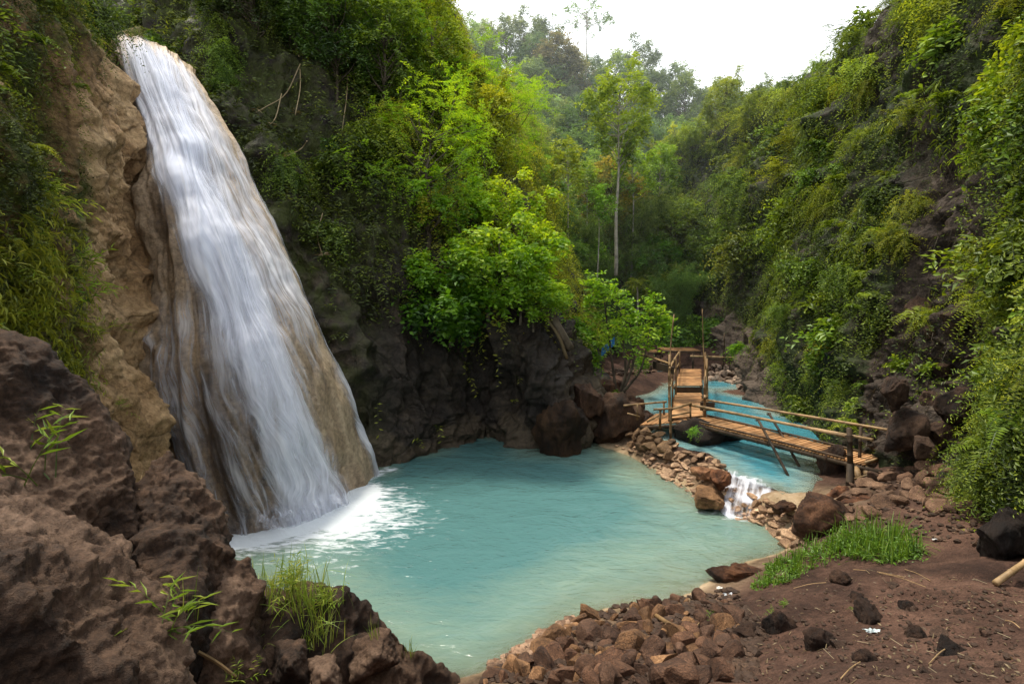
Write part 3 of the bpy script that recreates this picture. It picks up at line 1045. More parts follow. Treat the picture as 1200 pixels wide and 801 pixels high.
for p, lb in [([(325, 752, 6.9), (357, 748, 6.9), (360, 800, 6.6), (322, 806, 6.6), (340, 780, 6.3), D((340, 765, 7.4), -.1)], 'blocky dark stone at the bottom edge left of its neighbour below the tall grass'),
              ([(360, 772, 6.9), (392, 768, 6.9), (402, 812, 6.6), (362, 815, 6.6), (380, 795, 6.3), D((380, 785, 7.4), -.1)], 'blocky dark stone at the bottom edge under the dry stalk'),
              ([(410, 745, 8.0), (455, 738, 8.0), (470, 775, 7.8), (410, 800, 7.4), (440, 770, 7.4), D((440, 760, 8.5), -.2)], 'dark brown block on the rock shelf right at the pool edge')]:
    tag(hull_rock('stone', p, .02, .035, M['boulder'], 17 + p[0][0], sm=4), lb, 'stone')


def rock_proto(seed, sub=3, cuts=9, flat=1.0, rough=.05):
    r = np.random.default_rng(seed)
    bm = bmesh.new()
    bmesh.ops.create_icosphere(bm, subdivisions=sub, radius=1)
    V = np.array([v.co for v in bm.verts])
    Fc = np.array([[v.index for v in f.verts] for f in bm.faces])
    bm.free()
    sc = np.array([1, r.uniform(.65, .95), r.uniform(.45, .75) * flat])
    for k in range(cuts):
        d = nrmz(r.normal(0, 1, 3))
        c = r.uniform(.42, .78)
        s = V @ d
        over = np.maximum(s - c, 0)
        V = V - d * over[:, None] * .96
    V = V * sc
    V = V + nrmz(V) * (rough * fbm(V * 2.2 + seed, 4, seed) + (.25 * rough * ridged(V * 6 + seed, 3, seed + 1) if sub > 4 else 0))[:, None]
    return V, Fc


def rock_mesh(name, seed, mat, sub=3, **k):
    V, T = rock_proto(seed, sub, **k)
    return MB().add(V, T, None, np.clip(.5 + .15 * fbm(V * 1.5, 2, seed), 0, 1)).mesh(name, mat, sub >= 4)


STONES = [rock_mesh('stone', 100 + i, M['stone']) for i in range(14)]
_T = np.linspace(3, 60, 700)


def hit(px, py):
    d = ray(px, py)
    P = CAM + d[None] * _T[:, None]
    g = ground(P[:, 0], P[:, 1])
    k = np.argmax(P[:, 2] < g)
    lo, hi = _T[max(k - 1, 0)], _T[k]
    tt = np.linspace(lo, hi, 12)
    P = CAM + d[None] * tt[:, None]
    g = ground(P[:, 0], P[:, 1])
    k2 = np.argmax(P[:, 2] < g) if (P[:, 2] < g).any() else 11
    p = P[k2].copy()
    p[2] = g[k2]
    return p


NST = [0]


def stone(p, s, col, label, group, tilt=.5, sink=.3, meshes=STONES, name='stone', cat='stone', zs=1.0):
    o = obj(name, random.choice(meshes), None, (p[0], p[1], p[2] + s * (.45 - sink)))
    o.rotation_euler = (random.uniform(-tilt, tilt), random.uniform(-tilt, tilt), random.uniform(0, 6.28))
    o.scale = (s, s * random.uniform(.8, 1.1), s * zs * random.uniform(.8, 1.15))
    o.color = (*col, 1)
    NST[0] += 1
    return tag(o, label, cat, group)


def spread(n, poly, mind):
    xs_ = [p[0] for p in poly]
    ys_ = [p[1] for p in poly]
    out = []
    tries = 0
    while len(out) < n and tries < n * 60:
        tries += 1
        q = (random.uniform(min(xs_), max(xs_)), random.uniform(min(ys_), max(ys_)))
        if not inpoly(np.array(q), poly):
            continue
        if all((q[0] - a) ** 2 + ((q[1] - b) * 1.4) ** 2 > mind ** 2 for a, b in out):
            out.append(q)
    return out


def jcol(a, b=None):
    t = random.random()
    b = b or a
    v = random.uniform(.8, 1.2)
    return tuple((x * (1 - t) + y * t) * v for x, y in zip(a, b))


# pale stones of the low weir between the two waters
for q in spread(104, [(722, 522), (760, 520), (800, 545), (850, 575), (840, 590), (800, 575), (765, 548)], 8) + spread(34, [(865, 612), (900, 590), (950, 610), (962, 635), (925, 642), (885, 622)], 8.5):
    p = hit(*q)
    stone(p, random.uniform(.12, .32), jcol((1.7, 1.45, 1.15), (2.6, 2.35, 2.0)), 'flat pale stone in the low weir between pool and stream', 'pale stones of the weir', .25, .25, zs=.7)
for q in spread(34, [(765, 518), (835, 526), (850, 556), (838, 562), (800, 545)], 8):
    stone(hit(*q), random.uniform(.14, .3), jcol((1.2, 1.0, .8), (1.9, 1.65, 1.35)), 'flat pale stone in the low weir between pool and stream', 'pale stones of the weir', .25, .3, zs=.7)
# heap of grey white stones by the walkway
for q in spread(56, [(829, 434), (866, 430), (869, 456), (832, 458)], 4.6):
    p = hit(*q)
    stone(p + np.array([0, 0, random.uniform(0, .2)]), random.uniform(.2, .36), jcol((1.2, 1.2, 1.25), (2.1, 2.1, 2.15)), 'pale grey stone in the heap right of the bamboo walkway', 'stone heap by the walkway', .6, .2)
# angular rubble along the near shore
R1 = spread(150, [(552, 802), (640, 752), (690, 724), (735, 712), (800, 703), (850, 700), (870, 745), (850, 800), (600, 802)], 11)
for q in R1:
    p = hit(*q)
    near = q[1] < 730 and q[0] < 700 or random.random() < .33
    stone(p, random.choice([.10, .12, .14, .17, .2, .25, .33]) * random.uniform(.85, 1.15), jcol((.95, .68, .42), (1.2, .85, .55)) if near else jcol((.42, .30, .25), (.72, .48, .36)),
          'orange brown angular stone in the rubble along the near shore' if near else 'dark brown angular stone in the rubble along the near shore',
          'orange brown shore rubble' if near else 'dark brown shore rubble', .9, .25, zs=1.1, name='rubble_stone', cat='rubble stone')
# scattered stones on the dirt
for q in spread(22, [(870, 700), (1000, 680), (1180, 700), (1190, 795), (840, 795), (860, 740)], 30):
    p = hit(*q)
    stone(p, random.uniform(.06, .15), jcol((.30, .24, .22), (.5, .38, .33)), 'small dark stone lying on the red dirt', 'small stones on the red dirt', .5, .5)
for q in spread(46, [(985, 575), (1040, 550), (1100, 545), (1150, 560), (1140, 610), (1060, 585), (1010, 615), (985, 615)], 13):
    p = hit(*q)
    stone(p, random.uniform(.14, .36), jcol((.62, .46, .38), (1.0, .8, .66)), 'reddish brown stone on the bank beyond the grass patch', 'bank stones below the bridge end', .6, .3)
# the low cairn under the landing
for q in spread(22, [(735, 512), (765, 506), (788, 520), (785, 545), (760, 535), (738, 528)], 9):
    p = hit(*q)
    stone(p + np.array([0, 0, .15]), random.uniform(.22, .38), jcol((.55, .44, .30), (.85, .68, .46)), 'squared brown stone in the pile under the left end of the landing', 'stone pile under the landing', .35, .2)

BIG = [rock_mesh('boulder', 300 + i, M['boulder'], 5, cuts=7, rough=.12) for i in range(6)]


def boulder(px, py, Yd, wpx, hpx, label, col=(1, 1, 1), k=0, rz=0, mat=None, name='boulder', tilt=(0, 0)):
    """centre bearing, distance, apparent width and height"""
    c = sight(px, py, Yd)
    m = BIG[k % 6]
    o = obj(name, m, None, c)
    sx = wpx / F * Yd / 2 / .8
    sz = hpx / F * Yd / 2 / .5
    o.scale = (sx, sx * .9, sz)
    o.rotation_euler = (*tilt, rz)
    o.color = (*col, 1)
    return tag(o, label, 'boulder' if name == 'boulder' else 'rock')


boulder(720, 495, 23.4, 62, 58, 'big rounded brown boulder beside the left end of the bamboo landing', (.7, .62, .52), 0, .4)
boulder(690, 470, 22.9, 46, 50, 'rounded brown boulder behind the biggest one at the outcrop foot', (.58, .5, .43), 1, 1.1)
boulder(658, 510, 21.9, 66, 60, 'low mossy boulder at the water under the dark outcrop', (.6, .55, .4), 2, 2.0)
boulder(738, 480, 25.5, 40, 34, 'brown boulder at the foot of the young tree', (.75, .6, .5), 3, .2)
boulder(712, 452, 27, 34, 22, 'reddish brown rock behind the rounded boulders', (.8, .65, .55), 4, 2.2)
boulder(752, 492, 23.6, 30, 30, 'dark boulder behind the left handrail', (.55, .45, .4), 5, 1.2)
boulder(822, 522, 21.6, 74, 46, 'black smooth rock carrying the bridge landing', (.22, .22, .22), 2, .3)
boulder(843, 562, 16.6, 30, 24, 'pointed orange brown stone left of the white cascade', (2.3, 1.6, 1.1), 3, .8)
boulder(824, 552, 17.5, 26, 14, 'flat tan stone on the weir left of the pointed one', (2.6, 2.1, 1.6), 4, 1.8)
boulder(832, 583, 16.2, 50, 26, 'wet pale boulder half under water below the cascade', (2.4, 2.2, 1.6), 1, .5)
boulder(917, 592, 14.6, 26, 15, 'small brown stone at the right side of the cascade', (.8, .6, .45), 5, .5)
boulder(971, 610, 13.2, 82, 62, 'large wedge shaped brown boulder by the grass patch', (1.25, 1.0, .82), 3, 2.5, tilt=(.15, -.15))
boulder(983, 583, 15.0, 32, 24, 'rounded tan boulder behind the wedge shaped one', (2.2, 1.6, 1.2), 0, .8)
boulder(1008, 590, 14.2, 36, 26, 'tan boulder right of the rounded one below the bridge end', (1.9, 1.4, 1.1), 4, 2.8)
boulder(866, 672, 11.9, 58, 32, 'brown boulder dipping into the pool left of the grass patch', (1.4, 1.0, .7), 1, 2.6)
boulder(976, 545, 17.3, 34, 36, 'dark rock under the right end of the bridge', (.6, .5, .42), 2, 1.9)
boulder(1180, 622, 9.4, 62, 66, 'black square edged rock on the right under overhanging weeds', (.2, .2, .22), 5, .3)
boulder(1046, 460, 15.3, 34, 40, 'grey brown block jutting from the right cliff above the bridge end', (.6, .56, .52), 3, .1)
boulder(1058, 505, 15.3, 52, 46, 'grey sloping rock behind the bridge end', (.62, .58, .55), 0, 2.1, tilt=(.3, .3))
boulder(1085, 525, 13.6, 36, 32, 'grey brown rock between the bridge end and the stone blocks', (.6, .55, .5), 1, .3)
for k, (a, b, w, h) in enumerate([(1128, 478, 46, 40), (1095, 470, 30, 30), (1110, 510, 34, 30), (1140, 530, 40, 30), (1120, 540, 30, 24), (1130, 370, 46, 36), (1092, 385, 30, 26), (1105, 435, 30, 26), (1075, 380, 34, 44), (1150, 420, 34, 28)]):
    P_, N_ = RC.near(a, b)
    o = boulder(a, b, P_[1] - .1, w, h, 'brown rock bedded in the bare part of the right cliff', (.62, .56, .52), k, k * 1.3, name='rock')
    o['group'] = 'rocks bedded in the right cliff'
for k, (a, b, Yd, w, h, c) in enumerate([(915, 735, 8.6, 34, 34, .45), (1020, 720, 8.2, 46, 30, .28), (985, 680, 10.1, 24, 16, .6), (1075, 745, 7.6, 30, 22, .42), (1110, 762, 7.2, 40, 30, .32), (1010, 705, 8.9, 26, 18, .75), (1066, 712, 8.7, 22, 14, .45), (880, 745, 8.6, 44, 34, .36), (960, 755, 7.6, 40, 30, .38), (1015, 775, 7.0, 30, 26, .5)]):
    p = hit(a, b)
    lbs = ['upright dark slab in the dirt right of the shore rubble', 'black broken rock with the crumpled wrapper in front of it', 'rounded brown stone on the dirt just below the grass patch', 'dark stone near the bottom right, left of a larger one', 'larger dark stone at the bottom right by the straw', 'pale topped stone behind the black broken rock', 'flat brown stone on the path right of the pale topped one', 'big dark brown slab among the shore rubble', 'dark lump of rock at the bottom of the dirt bank', 'reddish stone at the bottom edge below the black broken rock']
    boulder(a, b, p[1], w, h, lbs[k], (c * 1.3, c * 1.1, c), k, k * .9, name='rock', tilt=(random.uniform(-.3, .3), random.uniform(-.3, .3)))

# fine rubble and gravel, far too many to count
gm = MB()
SV = [rock_proto(500 + i, 1, 5) for i in range(6)]


def gravel(n, poly, s0, s1, tint0, tint1):
    for q in spread(n, poly, 0):
        p = hit(*q)
        V, T = SV[random.randrange(6)]
        s = random.uniform(s0, s1)
        a = random.uniform(0, 6.28)
        R = np.array([[cos(a), -sin(a), 0], [sin(a), cos(a), 0], [0, 0, 1]])
        gm.add(V @ R.T * s + p + np.array([0, 0, s * .12]), T, None, random.uniform(tint0, tint1))


gravel(1500, [(560, 800), (640, 750), (700, 715), (790, 700), (860, 690), (900, 740), (880, 800)], .03, .12, -.1, .35)
gravel(560, [(860, 700), (1000, 690), (1190, 690), (1195, 798), (850, 798)], .012, .05, -.25, .2)
gravel(420, [(975, 570), (1040, 548), (1110, 540), (1160, 570), (1150, 640), (1060, 630), (985, 625)], .03, .11, .05, .5)
gravel(420, [(735, 518), (765, 518), (850, 570), (910, 590), (965, 610), (955, 640), (900, 640), (840, 600), (770, 560)], .05, .13, .9, 1.6)
gravel(200, [(735, 545), (860, 600), (925, 640), (880, 655), (790, 600)], .05, .14, .9, 1.5)
gravel(120, [(560, 790), (640, 735), (700, 715), (640, 760)], .06, .15, .5, .9)
gravel(160, [(690, 440), (760, 425), (790, 422), (780, 435), (720, 440)], .1, .25, .1, .5)
o = obj('gravel', gm.mesh('gravel', M['stone']))
o.color = (1, .82, .7, 1)
tag(o, 'loose broken gravel between the larger stones', 'gravel', None, 'stuff')

# the little cascade over the weir
cas = []
for px0, py0, px1, py1 in [(848, 552, 838, 584), (860, 556, 846, 600), (876, 560, 864, 609), (894, 566, 888, 611), (910, 574, 912, 607)]:
    a_ = on(px0, py0 - 6, .635)
    b_ = on(px1, py1, .03)
    cas.append([a_, a_ * .75 + b_ * .25 + [0, 0, .14], a_ * .35 + b_ * .65 + [0, 0, .1], b_])
cas = np.array(cas)
C_ = crom(crom(cas, 40, 0), 40, 1)
cu_ = np.linspace(0, 1, 40)[:, None].repeat(40, 1)
cv_ = np.linspace(0, 1, 40)[None].repeat(40, 0)
C_[..., 2] += .05 * fbm(C_ * 3, 3, 71)
a = (np.arange(39)[:, None] * 40 + np.arange(39)[None])
Q = np.stack([a, a + 1, a + 41, a + 40], -1).reshape(-1, 4)
for q in spread(12, [(850, 575), (900, 585), (908, 604), (862, 606)], 12):
    stone(hit(*q) + UP * .06, random.uniform(.13, .24), jcol((1.3, 1.05, .8), (1.9, 1.6, 1.3)), 'wet tan stone breaking the white cascade', 'stones in the cascade', .4, .2, zs=.8)
me = MB().add(C_, None, Q).mesh('cascade', M['veil'], True, {'dens': np.clip(.55 + .35 * fbm(C_ * 2.5, 3, 79), 0, .85) * smooth(0, .25, cu_) * smooth(1, .85, cu_) * smooth(0, .2, cv_), 'fu': cu_ * .35, 'fv': cv_ * 1.2, 'lay': 0 * cu_ + 5})
tag(obj('cascade', me), 'short white cascade spilling over the stone weir', 'cascade')


# ------------------------------------------------------------------ bamboo bridge
def pole(a, b, r, parent=None, name='post', mat='cane', bend=.012, tint=None, nodes=.38):
    a = np.asarray(a, float)
    b = np.asarray(b, float)
    L = np.linalg.norm(b - a)
    k = max(int(L / nodes), 2)
    ts = sorted(set([0, 1] + [x for i in range(1, k) for x in (i / k - .012 / L, i / k, i / k + .012 / L)]))
    t = np.array(ts)
    isn = np.array([any(abs(x - i / k) < 1e-6 for i in range(1, k)) for x in t])
    off = np.array([random.gauss(0, 1), random.gauss(0, 1), random.gauss(0, .6)]) * bend * L
    pts = a + (b - a) * t[:, None] + off * np.sin(t * pi)[:, None]
    mb = MB()
    tube(mb, pts, r * (1.05 - .12 * t) * np.where(isn, 1.16, 1), 8, tint if tint is not None else random.uniform(.3, .75))
    return obj(name, mb.mesh(name, M[mat], True), parent)


def slat_deck(name, p00, p01, p10, p11, n, parent, th=.035, gap=.22, mat='slat', along=False):
    """slats run from edge p00-p10 to edge p01-p11"""
    p00, p01, p10, p11 = [np.asarray(p, float) for p in (p00, p01, p10, p11)]
    mb = MB()
    for i in range(n):
        t = (i + .5) / n
        a, b = p00 + (p10 - p00) * t, p01 + (p11 - p01) * t
        w = np.linalg.norm(p10 - p00) / n * (1 - gap) * random.uniform(.85, 1.05)
        ax = nrmz(b - a)
        ay = nrmz(np.cross(UP, ax))
        az = np.cross(ax, ay)
        e = random.uniform(-.03, .05)
        box(mb, (a + b) / 2 + az * random.uniform(-.008, .008) + ax * e * .5, ax, ay, az, np.linalg.norm(b - a) + e, w, th, random.uniform(.2, .85))
    return obj(name, mb.mesh(name, M[mat]), parent)


def lash(p, r, parent):
    mb = MB()
    for k in range(3):
        th = np.linspace(0, 2 * pi, 11)
        tl = random.uniform(-.5, .5)
        pts = np.stack([p[0] + r * np.cos(th), p[1] + r * np.sin(th), p[2] + (k - 1) * .02 + r * tl * np.sin(th)], -1)
        tube(mb, pts, .009, 5, .3, False)
    return obj('lashing', mb.mesh('lashing', M['darkcane'], True), parent)


span = thing('footbridge', 'sloping bamboo slat bridge with handrails crossing the stream to the right bank', 'footbridge', (0, 0, 0))
ZD = 1.3
A = on(817, 490, ZD)
B = on(1026, 541, ZD)
dr = nrmz(B - A)
pr = np.array([-dr[1], dr[0], 0])
if pr[1] < 0:
    pr = -pr
wd = .62
slat_deck('deck', A - pr * wd, A + pr * wd, B - pr * wd, B + pr * wd, 58, span, .04, .25)
for s in (-1, 1):
    pole(A + pr * s * (wd - .06) - UP * .11 - dr * .5, B + pr * s * (wd - .06) - UP * .11 + dr * .45, .085, span, 'beam', 'darkcane', .004)
    pole(A + pr * s * (wd - .04) + UP * .055, B + pr * s * (wd - .04) + UP * .055 - dr * .6, .035, span, 'kerb_pole', 'darkcane', .004)
pole(A - UP * .11, B - UP * .11, .07, span, 'beam', 'darkcane', .004)
pole(B - pr * .5 + UP * .05 - dr * .05, B + pr * .5 + UP * .05 - dr * .05, .04, span, 'end_pole', 'cane', .003, .8)
nr_ = A - pr * (wd + .05)
fr_ = A + pr * (wd + .05)
# near post on the right bank
PB = on(995, 573, .85)
pole(PB - UP * .3, PB + UP * .75, .105, span, 'post', 'darkcane', .004, .35)
ptop = sight(995, 501, PB[1])
pole(PB + UP * .6, ptop, .075, span, 'post', 'darkcane', .004, .35)
hr = lambda px, py, Yd: sight(px, py, Yd)
pole(hr(808, 474, 20.9), hr(997, 512, PB[1] + .1), .048, span, 'handrail', 'cane', .004, .6)
pole(hr(812, 475, 20.9), hr(1023, 515, PB[1] + .0), .045, span, 'handrail', 'cane', .004, .7)
fe = B + pr * (wd + .1)
pole(hr(824, 468, 23.0), hr(1050, 505, fe[1] - .2), .045, span, 'handrail', 'cane', .004, .65)
pe = sight(1008, 530, fe[1] - .0)
pole(pe - UP * .5, sight(1009, 500, fe[1]), .05, span, 'post', 'darkcane', .004, .5)
# slanting braces in the stream
m1 = A - pr * (wd + .06) + dr * np.linalg.norm(B - A) * .33
pole(on(927, 564, .45), sight(888, 491, 19.2), .045, span, 'brace', 'darkcane', .004, .25)
pole(on(942, 557, .4), sight(901, 484, 20.2), .045, span, 'brace', 'darkcane', .004, .25)
for t in (0.02,):
    pole(sight(809, 497, A[1] - .3), sight(809, 473, A[1] - .3), .04, span, 'post', 'cane', .003, .3)
lash(sight(995, 511, PB[1]), .1, span)
lash(sight(888, 492, 19.2), .07, span)
lash(sight(901, 485, 20.2), .07, span)
lash(sight(809, 475, A[1] - .3), .06, span)

walk = thing('walkway', 'bamboo walkway with a step and side rails leading straight upstream', 'walkway', (0, 0, 0))
l0, r0 = on(785, 490, ZD + .02), on(823, 487, ZD + .02)
l1, r1 = on(793, 455.5, ZD + .02), on(821, 455.5, ZD + .02)
slat_deck('deck', l0, r0, l1, r1, 34, walk, .05, .12)
zu = ZD + .36
l2, r2 = on(790.5, 452, zu), on(822, 452, zu)
l3, r3 = on(798, 432.5, zu), on(821, 432.5, zu)
slat_deck('upper_deck', l2, r2, l3, r3, 30, walk, .05, .1)
mb = MB()
ax = nrmz(r2 - l2)
box(mb, (l2 + r2) / 2 - UP * .19 + np.array([0, -.03, 0]), ax, np.cross(UP, ax), UP, np.linalg.norm(r2 - l2), .05, .29, .35)
obj('step_board', mb.mesh('step_board', M['darkcane']), walk)
for a_, b_ in ((l0, l1), (r0, r1), (l2, l3), (r2, r3)):
    pole(a_ - UP * .1, b_ - UP * .1, .07, walk, 'beam', 'darkcane', .003)
for (px, pb, pt, Yd, rr) in [(785, 482, 415, 22.0, .055), (788, 470, 430, 24, .04), (792, 455, 420, 26.8, .04), (796.5, 440, 411, 31, .04), (826, 486, 441, 22.2, .055), (828.5, 468, 420, 24.5, .045), (827, 452, 418, 27, .045), (826, 440, 413, 31.5, .05)]:
    pole(sight(px, pb + 8, Yd), sight(px, pt, Yd), rr, walk, 'post', 'cane', .004, random.uniform(.2, .5))
for (x0_, y0_, Y0_, x1_, y1_, Y1_, rr) in [(785, 431, 21.8, 796, 412, 33, .045), (786, 452, 21.8, 797, 424, 33, .035), (826, 466, 21.8, 826.5, 413, 33, .045), (827, 450, 22.2, 828, 420, 32, .045), (829, 474, 23.5, 829, 428, 32.5, .035)]:
    pole(sight(x0_, y0_, Y0_), sight(x1_, y1_, Y1_), rr, walk, 'handrail', 'cane', .003, random.uniform(.5, .85))
pole(sight(785, 425, 22.1), sight(790, 368, 22.3), .022, walk, 'tall_pole', 'cane', .02, .6)
pole(sight(825, 425, 31), sight(823, 362, 31), .026, walk, 'tall_pole', 'cane', .01, .6)
lash(sight(787, 431, 21.9), .1, walk)
lash(sight(826, 466, 22), .1, walk)
mb = MB()
box(mb, sight(829, 476, 22.3), nrmz(np.array([1, -.3, 0])), nrmz(np.array([.3, 1, 0])), UP, .55, .08, .34, .3)
obj('plank', mb.mesh('plank', M['darkcane']), walk)

land = thing('landing', 'bamboo landing where walkway and bridge meet, ramping down to the left', 'landing', (0, 0, 0))
q0, q1 = on(750, 498, 1.05), on(806, 494.5, ZD - .03)
q2, q3 = on(768, 485, 1.1), on(826, 481, ZD - .03)
slat_deck('deck', q0, q2, q1, q3, 40, land, .04, .2)
pole(q0 - UP * .1, q1 - UP * .12, .075, land, 'beam', 'darkcane', .004)
pole(q2 - UP * .1, q3 - UP * .12, .075, land, 'beam', 'darkcane', .004)
for (px, pb, pt, Yd, rr) in [(786, 522, 477, 20.6, .05), (773.5, 502, 479, 20.6, .045), (778, 486, 470, 23.4, .04), (747, 492, 474, 22, .035)]:
    pole(sight(px, pb, Yd), sight(px, pt, Yd), rr, land, 'post', 'cane', .004, .4)
for (x0_, y0_, Y0_, x1_, y1_, Y1_, rr) in [(766, 479.5, 20.5, 788, 478.5, 20.5, .04), (787, 479, 20.5, 810, 472.5, 20.8, .045), (731, 475, 22.3, 781, 470.5, 23.2, .04), (758, 494, 20.8, 775, 485, 20.6, .035), (787, 487, 20.5, 809, 482.5, 20.8, .035), (735, 484, 22, 750, 488, 21.9, .03)]:
    pole(sight(x0_, y0_, Y0_), sight(x1_, y1_, Y1_), rr, land, 'handrail', 'cane', .004, .55)
lash(sight(786, 479, 20.5), .07, land)
lash(sight(774, 480, 20.6), .06, land)
lash(sight(778, 471, 23.3), .06, land)

# platforms and rail on the far bank
def platform(px0, px1, py, pyb, Yd, depth, label):
    t = thing('bamboo_table', label, 'table', (0, 0, 0))
    a, b = sight(px0, py, Yd), sight(px1, py + 1, Yd)
    c = np.array([0, depth, 0])
    slat_deck('table_top', a, b, a + c, b + c, 14, t, .05, .1, 'slat')
    pole(a - UP * .08, b - UP * .08, .06, t, 'beam', 'darkcane', .003)
    for p in (a, b, a + c, b + c):
        pole(p * 1 - UP * .1 + (0, .1 if p is a or p is b else -.1, 0), np.array([p[0], p[1] + (.1 if p is a or p is b else -.1), p[2] - (pyb - py) / F * Yd]), .045, t, 'leg', 'darkcane', .003)


platform(777, 821, 410, 419, 37.2, 1.5, 'low bamboo slat table on the far bank behind the walkway')
platform(760, 775, 412, 420, 38.6, 1.6, 'small tilted bamboo table left of the larger one on the far bank')
fen = thing('bamboo_fence', 'low bamboo rail fence on the far bank behind the stone heap', 'fence', (0, 0, 0))
pole(sight(809, 417, 35.6), sight(866, 419, 35.6), .055, fen, 'rail', 'cane', .002, .8)
pole(sight(829, 420.5, 35.6), sight(862, 422.5, 35.6), .05, fen, 'rail', 'darkcane', .002, .6)
for px, t_ in [(812, 414), (829, 415), (847, 390), (862, 416)]:
    pole(sight(px, 433, 35.6), sight(px + (2 if t_ < 400 else 0), t_, 35.6), .05, fen, 'post', 'darkcane', .004, .5)
tag(pole(sight(750, 414, 27.5), sight(788, 427, 23.5), .05, None, 'bamboo_pole', 'cane', .004, .5), 'bamboo pole running from the young tree to the walkway post', 'pole')
mb = MB()
a_, b_ = sight(766, 427, 26.0), sight(789, 434, 22.4)
ax = nrmz(b_ - a_)
ay = nrmz(np.cross(UP, ax))
box(mb, (a_ + b_) / 2, ax, ay, np.cross(ax, ay), np.linalg.norm(b_ - a_), .07, .3, .2)
tag(obj('plank', mb.mesh('plank', M['darkcane'])), 'dark brown plank leaning on the left walkway post', 'plank')
for k, (a_, b_) in enumerate([((1003, 549), (1006, 563)), ((1013, 548), (1016, 560))]):
    tag(pole(on(*a_, 1.12) + UP * .02, on(*b_, .98) + UP * .1, .09, None, 'bamboo_pole', 'cane', .002, .55), 'cut bamboo stub under the right bridge end, ' + ('beside the dark post' if k == 0 else 'farther from the dark post'), 'pole')
tag(pole(hit(1000, 566) + UP * .12, hit(1024, 560) + UP * .14, .03, None, 'bamboo_pole', 'cane', .002, .7), 'thin stick lying in front of the two cut bamboo stubs', 'stick')
#@@PART3
# ------------------------------------------------------------------ plants
def tree_proto(name, seed, H, R, ch, tr, ncl, spr, k, SL, LL, LW, leaf, bark, tint=(.3, .6), droop=.3, lean=.06, flat=1.0, forks=1.0, side=.75, cat='tree', limbs=True):
    global rng
    keep = rng
    rng = np.random.default_rng(seed)
    t = thing(name, 'tree', cat)
    t['_fresh'] = True
    tb = MB()
    tp = np.stack([np.cumsum(rng.normal(0, lean, 9)) * H / 9, np.cumsum(rng.normal(0, lean, 9)) * H / 9, np.linspace(-.3, H * (1 - ch * .35), 9)], -1)
    tp[:, :2] -= tp[1, :2]
    tp[0, :2] = 0
    tc = curve(tp, 20)
    tube(tb, tc, tr * np.linspace(1.15, .3, 20), 8, rng.uniform(.3, .6))
    u = rand_dirs(ncl)
    rad = rng.uniform(.45, 1.0, ncl) ** .6
    C = u * rad[:, None] * np.array([R, R, ch * H * .5 * flat])
    C += rng.normal(0, .12, C.shape) * R
    C[:, 2] += H * (1 - ch * .5)
    C[:, :2] += tc[-1, :2]
    if limbs:
        for c in C[: int(ncl * forks)]:
            h = np.clip(c[2] - rng.uniform(.12, .4) * H * ch, H * (1 - ch) * .75, tc[-1, 2])
            a = np.array([np.interp(h, tc[:, 2], tc[:, 0]), np.interp(h, tc[:, 2], tc[:, 1]), h])
            mpt = a * .5 + c * .5 + np.array([0, 0, -.06 * R]) + rng.normal(0, .05, 3) * R
            r0 = tr * rng.uniform(.22, .4)
            tube(tb, curve([a, mpt, c], 7), np.linspace(r0, r0 * .25, 7), 5, rng.uniform(.3, .6), False)
    obj('trunk', tb.mesh('trunk', M[bark], True), t)
    lb = MB()
    Pp = np.repeat(C, spr, 0)
    Dd = rand_dirs(len(Pp), .25, np.repeat(nrmz(C - np.array([0, 0, H * (1 - ch * .5)])), spr, 0) * .6)
    ctint = np.repeat(rng.uniform(tint[0], tint[1], ncl) + .12 * u[:, 2], spr)
    Pp = Pp + rng.normal(0, SL * .35, Pp.shape)
    sprigs(lb, Pp, Dd, k, rng.uniform(.6, 1.25, len(Pp)) * SL, LL, LW, droop, tint=ctint, side=side)
    obj('crown', lb.mesh('crown', M[leaf]), t)
    rng = keep
    return t


def bamboo_proto(seed, H, n=11, leaf='bamboo', col=(.3, .6)):
    global rng
    keep = rng
    rng = np.random.default_rng(seed)
    t = thing('bamboo_clump', 'bamboo', 'bamboo')
    t['_fresh'] = True
    lb = MB()
    for i in range(n):
        tb = MB()
        az = rng.uniform(0, 2 * pi)
        b = np.array([cos(az), sin(az), 0]) * rng.uniform(.05, .5)
        o = np.array([cos(az), sin(az), 0])
        h = H * rng.uniform(.7, 1.05)
        arch = rng.uniform(.08, .32) * h
        tt = np.linspace(0, 1, 14)
        pts = b + o * (arch * tt ** 2.6)[:, None] + UP * (h * (tt - .22 * (arch / h) * tt ** 3))[:, None]
        pts[:, :2] += np.cumsum(rng.normal(0, .02, (14, 2)), 0)
        tube(tb, pts, np.linspace(.05, .012, 14), 6, rng.uniform(.3, .8))
        obj('culm', tb.mesh('culm', M['culm'], True), t)
        m = int(38)
        ti = rng.uniform(.25, 1, m) ** .8
        P = np.stack([np.interp(ti, tt, pts[:, a]) for a in range(3)], -1)
        Dd = rand_dirs(m, .1) * np.array([1, 1, .5])
        # side branches, each with short leafy twigs
        bl = rng.uniform(.5, 1.5, m)
        for f in (.35, .65, 1.0):
            PP = P + Dd * (bl * f)[:, None] - UP * (bl * f * f * .28)[:, None]
            PP = np.repeat(PP, 3, 0)
            sprigs(lb, PP, rand_dirs(len(PP), -.2, np.repeat(Dd, 3, 0)), 9, rng.uniform(.35, .7, len(PP)), .26, .04, .5, side=.5, tint=np.repeat(rng.uniform(col[0], col[1], m), 3), leafdroop=.25)
    obj('foliage', lb.mesh('foliage', M[leaf]), t)
    rng = keep
    return t


